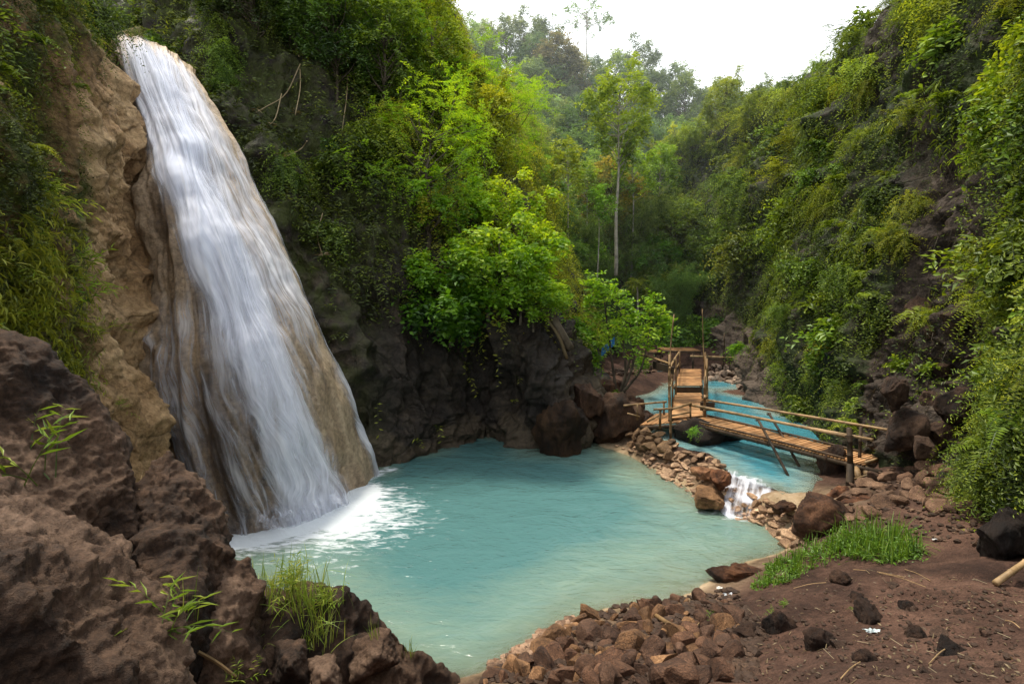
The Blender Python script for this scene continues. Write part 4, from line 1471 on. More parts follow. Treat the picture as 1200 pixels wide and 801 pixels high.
def palm_proto(seed, H, nf=15, FL=2.6):
    global rng
    keep = rng
    rng = np.random.default_rng(seed)
    t = thing('palm_tree', 'palm', 'palm')
    t['_fresh'] = True
    tb = MB()
    pts = curve([(0, 0, -.3), (.1, .05, H * .5), (.25, 0, H)], 12)
    tube(tb, pts, np.linspace(.16, .1, 12), 8, .5)
    obj('trunk', tb.mesh('trunk', M['pale'], True), t)
    az = np.arange(nf) * 2.4
    el = np.linspace(1.1, -.2, nf)
    Dd = np.stack([np.cos(az) * np.cos(el), np.sin(az) * np.cos(el), np.sin(el)], -1)
    lb = MB()
    sprigs(lb, np.repeat(pts[-1:], nf, 0), Dd, 46, FL * rng.uniform(.8, 1.1, nf), .62, .06, .55, t0=.12, side=.62, taper=.45, jit=.08, tint=.45, stem=.03, leafdroop=.3)
    obj('fronds', lb.mesh('fronds', M['fern']), t)
    rng = keep
    return t


def fern_mesh(seed, nf=11, FL=.8, k=34, wide=False):
    global rng
    keep = rng
    rng = np.random.default_rng(seed)
    az = np.arange(nf) * 2.4 + rng.uniform(0, .6, nf)
    el = rng.uniform(.25, 1.1, nf)
    Dd = np.stack([np.cos(az) * np.cos(el), np.sin(az) * np.cos(el), np.sin(el)], -1)
    lb = MB()
    L = FL * rng.uniform(.65, 1.1, nf)
    sprigs(lb, np.zeros((nf, 3)), Dd, k, L, FL * .21, FL * .05, .85, t0=.14, side=.8, taper=.8, jit=.06, tint=rng.uniform(.35, .65, nf), tvar=.05, stem=.012)
    rng = keep
    return lb.mesh('fern', M['fern'])


def shrub_mesh(seed, R=1.0, n=70, k=12, LL=.17, LW=.06, leaf='leaf', droop=.7, up=.35, side=.7, tint=(.25, .7), stem=.006):
    global rng
    keep = rng
    rng = np.random.default_rng(seed)
    lb = MB()
    for j in range(5):
        c = rng.normal(0, .28, 3) * R * np.array([1, 1, .7])
        m = n // 5
        sprigs(lb, np.repeat(c[None], m, 0) + rng.normal(0, .1, (m, 3)) * R, rand_dirs(m, up), k, R * rng.uniform(.5, 1.15, m), LL, LW, droop, tint=rng.uniform(tint[0], tint[1]) + rng.normal(0, .08, m), side=side, stem=stem)
    rng = keep
    return lb.mesh('shrub', M[leaf])


def blades(mb, P, L, W, lean=.5, seg=5, tint=.5, tvar=.15, droop=.5):
    """grass blades as tapering bent ribbons"""
    N = len(P)
    az = rng.uniform(0, 2 * pi, N)
    o = np.stack([np.cos(az), np.sin(az), 0 * az], -1)
    ln = np.abs(rng.normal(0, lean, N))
    t = np.linspace(0, 1, seg)[None]
    L = np.broadcast_to(L, (N,))
    up = np.sqrt(np.maximum(1 - np.minimum(ln, .9) ** 2, .1))
    c = P[:, None] + o[:, None] * (L * ln)[:, None, None] * (t ** 1.5)[..., None] + UP * ((L * up)[:, None] * (t - droop * ln[:, None] * t ** 3))[..., None]
    s = np.stack([-np.sin(az), np.cos(az), 0 * az], -1)[:, None] * (W * (1.0 - t ** 2) * np.minimum(1, .4 + t * 3))[..., None]
    V = np.stack([c - s, c + s], 2).reshape(-1, 3)
    b = (np.arange(N) * 2 * seg)[:, None] + (np.arange(seg - 1) * 2)[None]
    Q = np.stack([b, b + 1, b + 3, b + 2], -1).reshape(-1, 4)
    tt = np.clip(np.repeat(tint + rng.normal(0, tvar, N), 2 * seg), 0, 1)
    mb.add(V, None, Q, tt)


def grass_mesh(seed, n=70, L=.5, W=.008, spread_=.1, tint=.5, lean=.45, name='grass_tuft'):
    global rng
    keep = rng
    rng = np.random.default_rng(seed)
    lb = MB()
    P = rng.normal(0, spread_, (n, 3))
    P[:, 2] = -.03
    blades(lb, P, rng.uniform(.5, 1.1, n) * L, W, lean, 6, tint, .2)
    rng = keep
    return lb.mesh(name, M['grass'])


def seedling_mesh(seed, n=9, H=.7, LL=.17, LW=.02, k=8, name='bamboo_grass', lean=.55, up=1.0):
    """thin arching stems with narrow two-ranked leaves"""
    global rng
    keep = rng
    rng = np.random.default_rng(seed)
    lb = MB()
    P = rng.normal(0, .05, (n, 3))
    P[:, 2] = -.03
    Dd = rand_dirs(n, up / lean * 1.2)
    sprigs(lb, P, Dd, k, H * rng.uniform(.5, 1.1, n), LL, LW, .35, t0=.35, side=.62, taper=.3, jit=.2, tint=rng.uniform(.4, .75, n), stem=.0035, leafdroop=.2)
    rng = keep
    return lb.mesh(name, M['grass'])


# ---- prototypes
TREES = [tree_proto('forest_tree', 900 + i, h, r, c, .16, n, 24, 8, .85, .34, .15, 'leaf', 'bark', tn, dr_)
         for i, (h, r, c, n, tn, dr_) in enumerate([(11, 3.6, .62, 62, (.25, .6), .35), (13, 3.2, .7, 64, (.2, .55), .4), (9, 3.8, .7, 60, (.3, .7), .25), (12, 2.8, .75, 56, (.35, .7), .5), (10, 3.2, .6, 44, (.3, .75), .3)])]
BAMB = [bamboo_proto(930 + i, h) for i, h in enumerate((11, 9, 12))]
PALM = [palm_proto(950, 6.5), palm_proto(951, 4.5, 13, 2.2)]
FERN = [fern_mesh(960 + i, 9 + i, .85) for i in range(4)]
SHR_BROAD = [shrub_mesh(970 + i, 1, 110, 11, .20, .085) for i in range(3)]
SHR_FINE = [shrub_mesh(980 + i, 1, 170, 18, .115, .034, droop=.9, tint=(.35, .8)) for i in range(3)]
SHR_FEATH = [shrub_mesh(990 + i, 1, 90, 26, .13, .028, side=.85, droop=.55, up=.15, tint=(.4, .8)) for i in range(3)]
SHR_BIGLEAF = [shrub_mesh(995 + i, 1, 56, 7, .34, .17, droop=.5, tint=(.35, .75)) for i in range(2)]
GRASS = [grass_mesh(1000 + i) for i in range(4)]
SEED = [seedling_mesh(1010 + i) for i in range(4)]
USED = {}


def plant(mesh, loc, s, label, cat, group=None, color=(1, 1, 1), rot=None, name=None):
    o = obj(name or mesh.name.split('.')[0], mesh, None, loc)
    o.scale = (s, s, s * random.uniform(.85, 1.15))
    o.rotation_euler = rot if rot is not None else (random.uniform(-.2, .2), random.uniform(-.2, .2), random.uniform(0, 6.28))
    o.color = (*color, 1)
    return tag(o, label, cat, group)


def hue(base, v=.18):
    k = random.uniform(1 - v, 1 + v)
    return (base[0] * k * random.uniform(.85, 1.2), base[1] * k, base[2] * k * random.uniform(.8, 1.2))


# ---- forest on the far hillside
def hill_place(px, py, j=0):
    p, n = HL.near(px, py)
    return p


def far_haze_col(Yd, b=(1, 1, 1)):
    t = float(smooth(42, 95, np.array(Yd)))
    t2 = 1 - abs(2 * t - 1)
    c = np.array(b) * (1 - t) + np.array((.95, 1.0, 4.4)) * t + np.array((.12, .32, .6)) * t2  # distance haze painted into the leaf colour, bluer farther off
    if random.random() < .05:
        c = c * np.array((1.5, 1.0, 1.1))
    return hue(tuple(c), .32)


hb = bearing(HL.P)
cnt = 0
cells = []
for (yr0, yr1, x0, x1, n, smin, smax) in [(85, 101, 500, 960, 34, .75, 1.25), (70, 85, 520, 940, 34, .8, 1.2), (57, 70, 540, 900, 32, .75, 1.1), (46, 57, 560, 900, 24, .6, .95)]:
    pick = np.argwhere((HL.P[..., 1] > yr0) & (HL.P[..., 1] < yr1) & (hb[..., 0] > x0) & (hb[..., 0] < x1))
    chosen = []
    for t_ in range(4000):
        if len(chosen) >= n:
            break
        p = HL.P[tuple(pick[random.randrange(len(pick))])]
        if all((p[0] - q[0]) ** 2 + (p[1] - q[1]) ** 2 > 2.8 ** 2 for q in chosen):
            chosen.append(p)
    for p in chosen:
        Yd = p[1]
        if Yd < 85 and random.random() < .22:
            dup(random.choice(BAMB), p, random.uniform(0, 6.28), random.uniform(.8, 1.1), 'feathery bamboo clump among the trees on the far hillside', 'bamboo', 'bamboo on the far hillside', far_haze_col(Yd, (.9, 1, .9)))
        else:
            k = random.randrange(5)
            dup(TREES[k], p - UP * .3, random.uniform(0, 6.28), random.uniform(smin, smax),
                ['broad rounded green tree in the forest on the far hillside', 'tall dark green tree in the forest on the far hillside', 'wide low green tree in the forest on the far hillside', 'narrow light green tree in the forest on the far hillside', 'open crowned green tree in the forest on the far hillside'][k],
                'tree', ['broad', 'tall', 'low', 'narrow', 'open'][k] + ' trees of the far hillside', far_haze_col(Yd, random.choice([(1, 1, 1), (1.25, 1.1, .9), (.75, .9, 1), (1.1, 1, 1)])))
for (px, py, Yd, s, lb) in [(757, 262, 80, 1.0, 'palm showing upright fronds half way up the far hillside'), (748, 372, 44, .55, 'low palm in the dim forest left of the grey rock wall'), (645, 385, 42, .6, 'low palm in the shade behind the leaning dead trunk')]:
    dup(random.choice(PALM), sight(px, py, Yd) - UP * 1.0, random.uniform(0, 6), s, lb, 'palm', None, far_haze_col(Yd))

# slim pale trunked tree in the middle of the valley
slim = tree_proto('slender_tree', 1101, 14.5, 2.6, .42, .13, 46, 16, 7, .7, .36, .17, 'leaf', 'pale', (.45, .9), .35, .03)
p = sight(722, 318, 44)
dup(slim, p, 0, 1, 'tall slender tree with a bare pale trunk in the middle of the valley', 'tree', None, (1.15, 1.2, .95))
slim2 = tree_proto('slender_tree', 1102, 9.5, 1.5, .4, .07, 22, 12, 7, .6, .34, .15, 'leaf', 'pale', (.45, .85), .35, .03)
dup(slim2, sight(666, 322, 43), 1, 1, 'thin young tree left of the tall slender one', 'tree', None, (1.4, 1.3, .9))
for k, (px_, py_, Yd_, s_) in enumerate([(640, 330, 46, 1.0), (688, 318, 50, .95), (740, 320, 48, 1.1), (700, 330, 41.5, .7), (770, 300, 52, 1.0), (612, 300, 50, 1.1)]):
    dup(slim2, sight(px_, py_, Yd_), k, s_, 'thin pale stemmed sapling among the valley trees', 'tree', 'pale saplings of the valley', hue((1.05, 1.3, 1.0)))
bare_t = tree_proto('bare_tree', 1103, 9, 1.8, .5, .12, 16, 2, 4, .4, .2, .1, 'leaf', 'pale', (.3, .6), .3, .05)
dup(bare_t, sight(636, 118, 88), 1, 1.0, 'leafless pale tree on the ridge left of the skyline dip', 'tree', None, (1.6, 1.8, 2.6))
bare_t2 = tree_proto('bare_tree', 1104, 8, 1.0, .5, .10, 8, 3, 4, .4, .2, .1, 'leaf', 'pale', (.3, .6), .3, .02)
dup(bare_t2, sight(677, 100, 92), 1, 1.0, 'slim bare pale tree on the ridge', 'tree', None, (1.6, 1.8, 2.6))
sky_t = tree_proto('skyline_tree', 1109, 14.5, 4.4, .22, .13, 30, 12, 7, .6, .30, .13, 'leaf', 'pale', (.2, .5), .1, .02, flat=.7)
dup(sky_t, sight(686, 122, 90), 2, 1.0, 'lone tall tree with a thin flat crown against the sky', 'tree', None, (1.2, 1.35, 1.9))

# valley floor thicket behind the far bank
for k in range(20):
    px, Yd = random.uniform(640, 860), random.uniform(39.5, 47)
    P_ = sight(px, 405, Yd)
    P_[2] = gz(P_[0], P_[1]) + .2
    if px > 742 and Yd < 42:
        continue
    m = random.choice(SHR_BROAD + SHR_FINE + SHR_BIGLEAF)
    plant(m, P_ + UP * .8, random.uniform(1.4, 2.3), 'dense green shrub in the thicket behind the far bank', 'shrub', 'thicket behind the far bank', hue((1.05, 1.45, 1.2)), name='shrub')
for k, (px, py, Yd, s) in enumerate([(655, 392, 41, .75), (700, 400, 45, .85), (625, 380, 44, .9), (760, 398, 48, .75), (800, 395, 50, .8), (790, 400, 44, .6)]):
    P_ = sight(px, py, Yd)
    P_[2] = gz(P_[0], P_[1])
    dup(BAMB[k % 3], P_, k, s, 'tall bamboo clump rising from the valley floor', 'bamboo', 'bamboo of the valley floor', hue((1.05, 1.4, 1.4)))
for k, (px, py, Yd, s, c) in enumerate([(676, 390, 46, .72, (.9, 1.0, .9)), (770, 392, 47, .62, (.6, .75, .6)), (822, 392, 49, .75, (.8, .95, .8)), (735, 392, 50, .75, (.9, 1, .9)), (612, 380, 47, .95, (1, 1, .9)), (855, 380, 48, .9, (1, 1.0, .8)), (690, 392, 53, .8, (.9, .95, .9))]):
    P_ = sight(px, py, Yd)
    P_[2] = gz(P_[0], P_[1])
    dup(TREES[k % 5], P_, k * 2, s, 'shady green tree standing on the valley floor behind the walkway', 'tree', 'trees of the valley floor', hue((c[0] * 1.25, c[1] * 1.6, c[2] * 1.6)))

# ---- right cliff
rcw = (RB[..., 0] > 620) & (RB[..., 0] < 1330) & (RB[..., 1] > -160) & (RB[..., 1] < 720) & (RC.P[..., 1] > 4.5)
patch = smooth(-.45, .25, fbm(RC.P * .55, 3, 81))
low = smooth(.6, 2.0, RC.P[..., 2] - .6)
w = rcw * (.35 + .65 * patch) * (1 - .93 * bare) * (1 - .9 * grey) * (.25 + .75 * low) / np.maximum(RC.P[..., 1], 8) ** .8
mb = MB()
P_, N_ = RC.sample(28000, w * smooth(-.3, .15, fbm(RC.P * 1.1, 3, 86)))
tn = np.clip(.42 + .25 * fbm(P_ * .35, 2, 82) + .28 * fbm(P_ * 1.3, 2, 83), 0, 1)
sprigs(mb, P_ - N_ * .1, nrmz(N_ * .9 + rand_dirs(len(P_)) * .75 + UP * .15), 9, rng.uniform(.3, .8, len(P_)), .15, .05, .8, tint=tn, stem=.004)
P_, N_ = RC.sample(3600, w * smooth(.1, .5, fbm(RC.P * .4, 2, 84)))
sprigs(mb, P_, nrmz(N_ * .5 + UP * .3 + rand_dirs(len(P_)) * .5), 5, rng.uniform(.35, .7, len(P_)), .36, .018, 1.2, side=.45, tint=.66, leafdroop=.5, stem=.004)
P_, N_ = RC.sample(4200, w)
sprigs(mb, P_ + N_ * .2, nrmz(-UP + N_ * .22 + rand_dirs(len(P_)) * .12), 18, rng.uniform(.8, 2.8, len(P_)), .12, .045, .05, tint=np.clip(.5 + .35 * fbm(P_ * 1.2, 2, 88), 0, 1), stem=.006)
o = obj('undergrowth', mb.mesh('undergrowth', M['cover']))
o.color = (.86, 1.0, .85, 1)
tag(o, 'creepers, weeds and small leaves covering the right cliff', 'undergrowth', None, 'stuff')
mb = MB()
P_, N_ = RC.sample(2600, rcw * (.4 + bare) * (1 - grey))
sprigs(mb, P_ + N_ * .1, nrmz(-UP * .9 + N_ * .5 + rand_dirs(len(P_)) * .5), 6, rng.uniform(.3, 1.2, len(P_)), .12, .012, .3, tint=.4, stem=.007)
tag(obj('undergrowth', mb.mesh('undergrowth', M['dry'])), 'dry roots and withered stems hanging on the right cliff', 'undergrowth', None, 'stuff')


def cliff_plants(S, B, w, n, meshes, s0, s1, label, cat, group, col, out=.3, name=None, md=.6):
    P_, N_ = S.sample(n * 6, w)
    got = []
    for p, nn in zip(P_, N_):
        if len(got) >= n:
            break
        if all(((p - q) ** 2).sum() > md ** 2 for q in got):
            got.append(p)
            s = random.uniform(s0, s1)
            plant(random.choice(meshes), p + nn * out * s, s, label, cat, group, hue(col), name=name)


wr = w * (RC.P[..., 1] > 7)
cliff_plants(RC, RB, wr * (RC.P[..., 1] < 30), 58, SHR_FINE + SHR_FEATH, .5, 1.1, 'fine leaved shrub drooping from the right cliff', 'shrub', 'fine leaved shrubs of the right cliff', (1.25, 1.15, .8), .45, 'shrub', 1.0)
cliff_plants(RC, RB, wr * (RC.P[..., 1] < 34), 44, SHR_BROAD + SHR_BIGLEAF[:1], .5, 1.1, 'broad leaved shrub on the right cliff', 'shrub', 'broad leaved shrubs of the right cliff', (.95, 1.05, .75), .45, 'shrub', 1.0)
cliff_plants(RC, RB, wr * (RC.P[..., 1] < 27), 90, FERN, .7, 1.8, 'green fern arching from the right cliff', 'fern', 'ferns of the right cliff', (1.2, 1.15, .75), .28, 'fern', .6)
cliff_plants(RC, RB, rcw * (RB[..., 0] > 1075) * (RB[..., 1] < 430) * (RB[..., 1] > -40) * (RC.P[..., 1] < 17) * (1 - .85 * bare), 16, SHR_BIGLEAF, .55, 1.0, 'plant with large bright leaves high on the near right cliff', 'plant', 'large leaved plants of the near right cliff', (1.05, 1.1, .7), .25, 'leafy_plant', .9)
far_r = rcw * (RC.P[..., 1] > 30) * ((RB[..., 1] < 320) | (RB[..., 0] > 930)) * (RB[..., 1] < 420) * (1 - grey)
cliff_plants(RC, RB, far_r, 50, SHR_FINE + SHR_BROAD + SHR_FEATH, 1.1, 2.3, 'leafy bush on the far part of the right cliff', 'shrub', 'bushes of the far right cliff', (1.25, 1.2, .9), .3, 'shrub', 1.5)
top_r = rcw * (RC.P[..., 2] > 15) * (RC.P[..., 1] > 20) * (RC.P[..., 1] < 52)
cliff_plants(RC, RB, top_r, 30, SHR_FINE + SHR_FEATH, 1.0, 1.9, 'light green bush on the upper rim of the right cliff', 'shrub', 'bushes on the rim of the right cliff', (1.35, 1.25, .9), .35, 'shrub', 1.4)
for k, (px, py, Yd, s) in enumerate([(815, 190, 52, .55), (850, 160, 50, .55), (790, 210, 55, .65), (885, 150, 44, .35)]):
    p, nn = RC.near(px, py)
    dup(TREES[(k + 2) % 5], p - UP * 1.2, k, s, 'light green tree leaning from the far top of the right cliff', 'tree', 'trees on the far rim of the right cliff', hue((1.3, 1.25, .8)))
for k, (px, py, s, m) in enumerate([(1030, 372, .55, 0), (1065, 436, .5, 1), (1008, 480, .5, 0), (1090, 442, .5, 1), (985, 375, .6, 0)]):
    p, nn = RC.near(px, py)
    plant(SHR_BIGLEAF[m], p + nn * .2, s, 'plant with large oval leaves low on the right cliff', 'plant', 'large leaved plants of the right cliff', (1.2, 1.25, .9), name='leafy_plant')
# overhang of weeds on the right edge
mb = MB()
rm = rcw * (RB[..., 0] > 1120) * (RB[..., 1] > 400) * (RC.P[..., 1] < 14) * (RC.P[..., 1] > 8.3)
P_, N_ = RC.sample(1500, rm * np.where((RB[..., 0] > 1160) | (RB[..., 1] > 540), 1, .15))
sprigs(mb, P_ + N_ * .1, nrmz(N_ * .8 + UP * .2 + rand_dirs(len(P_)) * .7), 10, rng.uniform(.25, .6, len(P_)), .075, .022, .9, tint=.42, stem=.003)
P_, N_ = RC.sample(500, rm * np.where((RB[..., 0] > 1150), 1, .1))
sprigs(mb, P_ + N_ * .1, nrmz(N_ * .5 + UP * .5 + rand_dirs(len(P_)) * .5), 4, rng.uniform(.3, .5, len(P_)), .22, .010, 1.1, side=.4, tint=.5, leafdroop=.5, stem=.003)
tag(obj('undergrowth', mb.mesh('undergrowth', M['grass'])), 'long grass and weeds overhanging the black rock on the right', 'undergrowth', None, 'stuff')

# ---- slope right of the waterfall
fwv = (FBR[..., 0] > 170) & (FBR[..., 0] < 700) & (FBR[..., 1] > -130) & (FBR[..., 1] < 520)
bareF = smooth(330, 400, FBR[..., 1] + np.interp(FBR[..., 0], [250, 330, 400, 460, 560, 640, 680], [190, 120, 40, 5, -10, 0, -20]))
wf = fwv * (1 - .985 * bareF)
mb = MB()
P_, N_ = FW.sample(15000, wf * (.3 + .7 * smooth(-.5, .3, fbm(FW.P * .5, 3, 91))))
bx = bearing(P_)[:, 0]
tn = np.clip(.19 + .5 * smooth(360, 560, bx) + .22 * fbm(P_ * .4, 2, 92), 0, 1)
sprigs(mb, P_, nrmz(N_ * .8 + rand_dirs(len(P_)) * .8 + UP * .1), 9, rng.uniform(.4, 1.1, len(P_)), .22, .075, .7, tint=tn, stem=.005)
P_, N_ = FW.sample(1800, fwv * smooth(.1, .6, 1 - bareF))
sprigs(mb, P_ + N_ * .2, nrmz(-UP + N_ * .25 + rand_dirs(len(P_)) * .2), 14, rng.uniform(.6, 2.4, len(P_)), .11, .04, .05, tint=.25, stem=.007)
tag(obj('undergrowth', mb.mesh('undergrowth', M['cover'])), 'dark creepers and small leaves on the slope right of the waterfall', 'undergrowth', None, 'stuff')
mb = MB()
P_, N_ = FW.sample(420, fwv * (FBR[..., 1] < 470))
sprigs(mb, P_ + N_ * .15, nrmz(-UP * .9 + N_ * .4 + rand_dirs(len(P_)) * .5), 5, rng.uniform(.5, 1.8, len(P_)), .12, .012, .2, tint=.4, stem=.009)
tag(obj('undergrowth', mb.mesh('undergrowth', M['dry'])), 'dry hanging roots on the dark rock right of the waterfall', 'undergrowth', None, 'stuff')
wfd = wf * (FBR[..., 0] < 450)
wfl = wf * (FBR[..., 0] >= 430)
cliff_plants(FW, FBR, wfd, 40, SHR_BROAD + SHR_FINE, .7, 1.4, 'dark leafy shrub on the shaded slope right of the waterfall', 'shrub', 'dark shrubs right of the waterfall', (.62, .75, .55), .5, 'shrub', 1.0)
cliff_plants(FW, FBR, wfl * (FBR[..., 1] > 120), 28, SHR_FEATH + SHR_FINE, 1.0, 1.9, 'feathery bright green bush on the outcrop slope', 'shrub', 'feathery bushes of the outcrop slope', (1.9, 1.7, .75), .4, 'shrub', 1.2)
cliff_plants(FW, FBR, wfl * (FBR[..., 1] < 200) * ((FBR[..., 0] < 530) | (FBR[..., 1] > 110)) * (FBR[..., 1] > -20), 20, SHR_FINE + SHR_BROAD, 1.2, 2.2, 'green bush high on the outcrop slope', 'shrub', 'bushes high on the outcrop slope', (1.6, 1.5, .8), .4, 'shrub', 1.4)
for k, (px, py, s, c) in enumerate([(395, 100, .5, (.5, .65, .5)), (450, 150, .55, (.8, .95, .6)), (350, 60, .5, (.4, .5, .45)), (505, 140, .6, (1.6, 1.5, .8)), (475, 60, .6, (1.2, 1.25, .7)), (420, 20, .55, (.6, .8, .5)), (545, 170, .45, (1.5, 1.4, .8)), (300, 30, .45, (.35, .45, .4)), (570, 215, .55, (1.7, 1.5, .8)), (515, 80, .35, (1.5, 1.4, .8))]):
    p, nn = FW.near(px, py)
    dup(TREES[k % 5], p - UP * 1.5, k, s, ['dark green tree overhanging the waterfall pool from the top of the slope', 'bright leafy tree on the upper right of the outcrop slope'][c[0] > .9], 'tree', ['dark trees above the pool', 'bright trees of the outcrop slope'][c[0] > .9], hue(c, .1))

# bright tree on the outcrop
brt = tree_proto('bright_tree', 1211, 5.6, 3.0, .85, .10, 26, 22, 6, .62, .34, .20, 'bright', 'bark', (.3, .95), .45, .14, forks=.9, flat=.8)
p, nn = FW.near(560, 345)
dup(brt, sight(572, 368, p[1] - .7), .5, .74, 'glowing yellow green broad leaved tree on the outcrop above the dark wall', 'tree', None, (.86, .86, .86))
for (px_, py_, s_, lb_, c_) in [(606, 318, .62, 'yellow green broad leaved tree at the right end of the outcrop top', (1.15, 1.05, .9)), (538, 352, .6, 'mid green broad leaved tree left of the glowing one', (.75, .85, .8)), (584, 272, .6, 'yellow green broad leaved tree just above the glowing one', (1.1, 1.0, .9)), (545, 285, .65, 'light green broad leaved tree on the upper left of the outcrop', (.9, .95, .8)), (622, 372, .42, 'small light green tree at the top of the leaning dead trunk', (.95, .95, .9))]:
    pq, nn = FW.near(px_, py_)
    dup(brt, pq - UP * .6 + nn * .5, px_ * .7, s_, lb_, 'tree', None, c_)
brt2 = tree_proto('bright_tree', 1202, 3.2, 1.5, .9, .07, 30, 20, 6, .55, .32, .18, 'bright', 'bark', (.15, .55), .45, .08, forks=.6)
dup(brt2, sight(528, 398, p[1] - .9), .5, 1.0, 'lower green tree hanging over the dark wall beneath the glowing one', 'tree', None, (.6, .72, .8))
brt3 = tree_proto('bright_tree', 1203, 3.0, 1.3, .9, .06, 24, 18, 6, .5, .28, .15, 'bright', 'bark', (.3, .6), .45, .08, forks=.6)
dup(brt3, sight(610, 372, 22.6), .5, 1.0, 'small bright leafy tree beside the leaning dead trunk', 'tree', None, (.85, .9, .8))
fea = tree_proto('feathery_tree', 1204, 7.0, 2.8, .75, .11, 40, 16, 26, 1.0, .17, .035, 'bright', 'bark', (.2, .6), .35, .1, forks=.9, side=.85)
p2, nn = FW.near(500, 260)
dup(fea, p2 - UP * 1.6 + nn * .3, .3, 1.0, 'fine feathery leaved tree leaning out left of the glowing tree', 'tree', None, (1.15, 1.1, .8))
p2, nn = FW.near(470, 140)
dup(fea, p2 - UP * 1.8 + nn * .3, 2.3, .9, 'darker feathery leaved tree high above the pool', 'tree', None, (.45, .55, .5))
p2, nn = FW.near(575, 190)
dup(fea, p2 - UP * 2.5 + nn * .3, 4.3, 1.1, 'tall feathery leaved tree at the top right of the outcrop slope', 'tree', None, (1.15, 1.1, .8))

# leaning dead trunk
mb = MB()
tube(mb, curve([sight(612, 302, 23.5), sight(632, 336, 23.0), sight(650, 375, 22.8), sight(668, 408, 23.4)], 16), np.linspace(.10, .19, 16), 9, .7)
tag(obj('dead_trunk', mb.mesh('dead_trunk', M['bark'], True)), 'bare leaning dead trunk at the right edge of the outcrop', 'trunk')
mb = MB()
tube(mb, curve([sight(640, 372, 22.6), sight(655, 395, 22.7), sight(664, 420, 23.0)], 10), np.linspace(.05, .08, 10), 7, .6)
tag(obj('dead_trunk', mb.mesh('dead_trunk', M['dry'], True)), 'thin bare stem below the leaning dead trunk', 'trunk')
# twisted lianas
for k, pts in enumerate([[(352, 75, 22.6), (335, 110, 22.0), (312, 125, 22), (300, 132, 22)], [(330, 110, 22), (322, 140, 21.8), (308, 150, 21.8), (318, 150, 21.7)], [(360, 165, 22), (352, 175, 21.6), (330, 186, 21.5)], [(350, 60, 22.6), (352, 100, 22), (346, 135, 22)], [(378, 250, 21.6), (372, 275, 21.4), (378, 300, 21.5)], [(402, 55, 23.2), (407, 100, 22.6), (400, 160, 22.4)]]):
    mb = MB()
    pt = []
    for (a, b, yy) in pts:
        q, nn = FW.near(a, b)
        pt.append(sight(a, b, q[1] - .45))
    tube(mb, curve(pt, 14), .022, 6, .9)
    sprigs(mb, np.array(pt[-1:]), np.array([[.2, -.4, .3]]), 6, .4, .3, .1, .4, tint=.8)
    o = tag(obj('liana', mb.mesh('liana', M['dry'], True)), 'pale twisted liana hanging on the dark slope beside the waterfall', 'vine', 'lianas beside the waterfall')

# ---- left cliff
lcv = (LB[..., 0] > -250) & (LB[..., 0] < 185) & (LB[..., 1] > -170) & (LB[..., 1] < 560) & (LC.P[..., 1] > 5)
gl_ = smooth(112, 55, LB[..., 0] + 14 * fbm(LC.P * .8, 2, 95)) * smooth(.25, -.4, fbm(LC.P * .5, 2, 99)) * .5 + smooth(70, 20, LB[..., 0] + 14 * fbm(LC.P * .8, 2, 96))
topg = smooth(40, -10, LB[..., 1] - .2 * LB[..., 0])
wl_ = lcv * np.clip(gl_ + topg, 0, 1)
mb = MB()
P_, N_ = LC.sample(9000, wl_)
tn = np.clip(.35 + .25 * fbm(P_ * .6, 2, 97), 0, 1)
sprigs(mb, P_ - N_ * .05, nrmz(N_ * .8 + rand_dirs(len(P_)) * .8 + UP * .1), 9, rng.uniform(.2, .5, len(P_)), .085, .028, .8, tint=tn, stem=.003)
P_, N_ = LC.sample(1700, wl_ * smooth(200, 330, LB[..., 1]))
sprigs(mb, P_, nrmz(N_ * .7 + UP * .35 + rand_dirs(len(P_)) * .4), 8, rng.uniform(.3, .65, len(P_)), .19, .013, 1.0, side=.4, tint=.78, leafdroop=.45, stem=.003)
tag(obj('undergrowth', mb.mesh('undergrowth', M['cover'])), 'weeds and drooping grass covering the left cliff', 'undergrowth', None, 'stuff')
mb = MB()
P_, N_ = LC.sample(900, lcv * smooth(150, 60, LB[..., 0]))
sprigs(mb, P_ + N_ * .05, nrmz(N_ * .5 + rand_dirs(len(P_)) * .9 - UP * .5), 5, rng.uniform(.15, .5, len(P_)), .08, .012, .4, tint=.35, stem=.004)
tag(obj('undergrowth', mb.mesh('undergrowth', M['dry'])), 'dry twigs and withered stems on the left cliff', 'undergrowth', None, 'stuff')
cliff_plants(LC, LB, wl_ * (LB[..., 0] > -40), 46, FERN, .4, .75, 'green fern on the left cliff', 'fern', 'ferns of the left cliff', (1.05, 1.0, .7), .25, 'fern', .35)
cliff_plants(LC, LB, wl_ * (LB[..., 0] > -40) * (LB[..., 1] > 230), 26, SEED, .9, 1.5, 'bright arching bamboo grass on the lower left cliff', 'grass', 'bamboo grass of the lower left cliff', (1.1, 1.1, .7), .12, 'bamboo_grass', .3)
cliff_plants(LC, LB, lcv * topg, 8, SHR_BROAD + SHR_FINE, .6, 1.2, 'dark shrub at the top of the left cliff', 'shrub', 'shrubs on the top of the left cliff', (.5, .6, .5), .3, 'shrub', .8)

# ---- foreground plants
def seat(px, py, default):
    """point of the built rock surface on that bearing"""
    dg = bpy.context.evaluated_depsgraph_get()
    from mathutils import Vector
    d = Vector(ray(px, py)).normalized()
    ok, loc, *_ = scene.ray_cast(dg, Vector(CAM), d)
    return np.array(loc) if ok else sight(px, py, default)


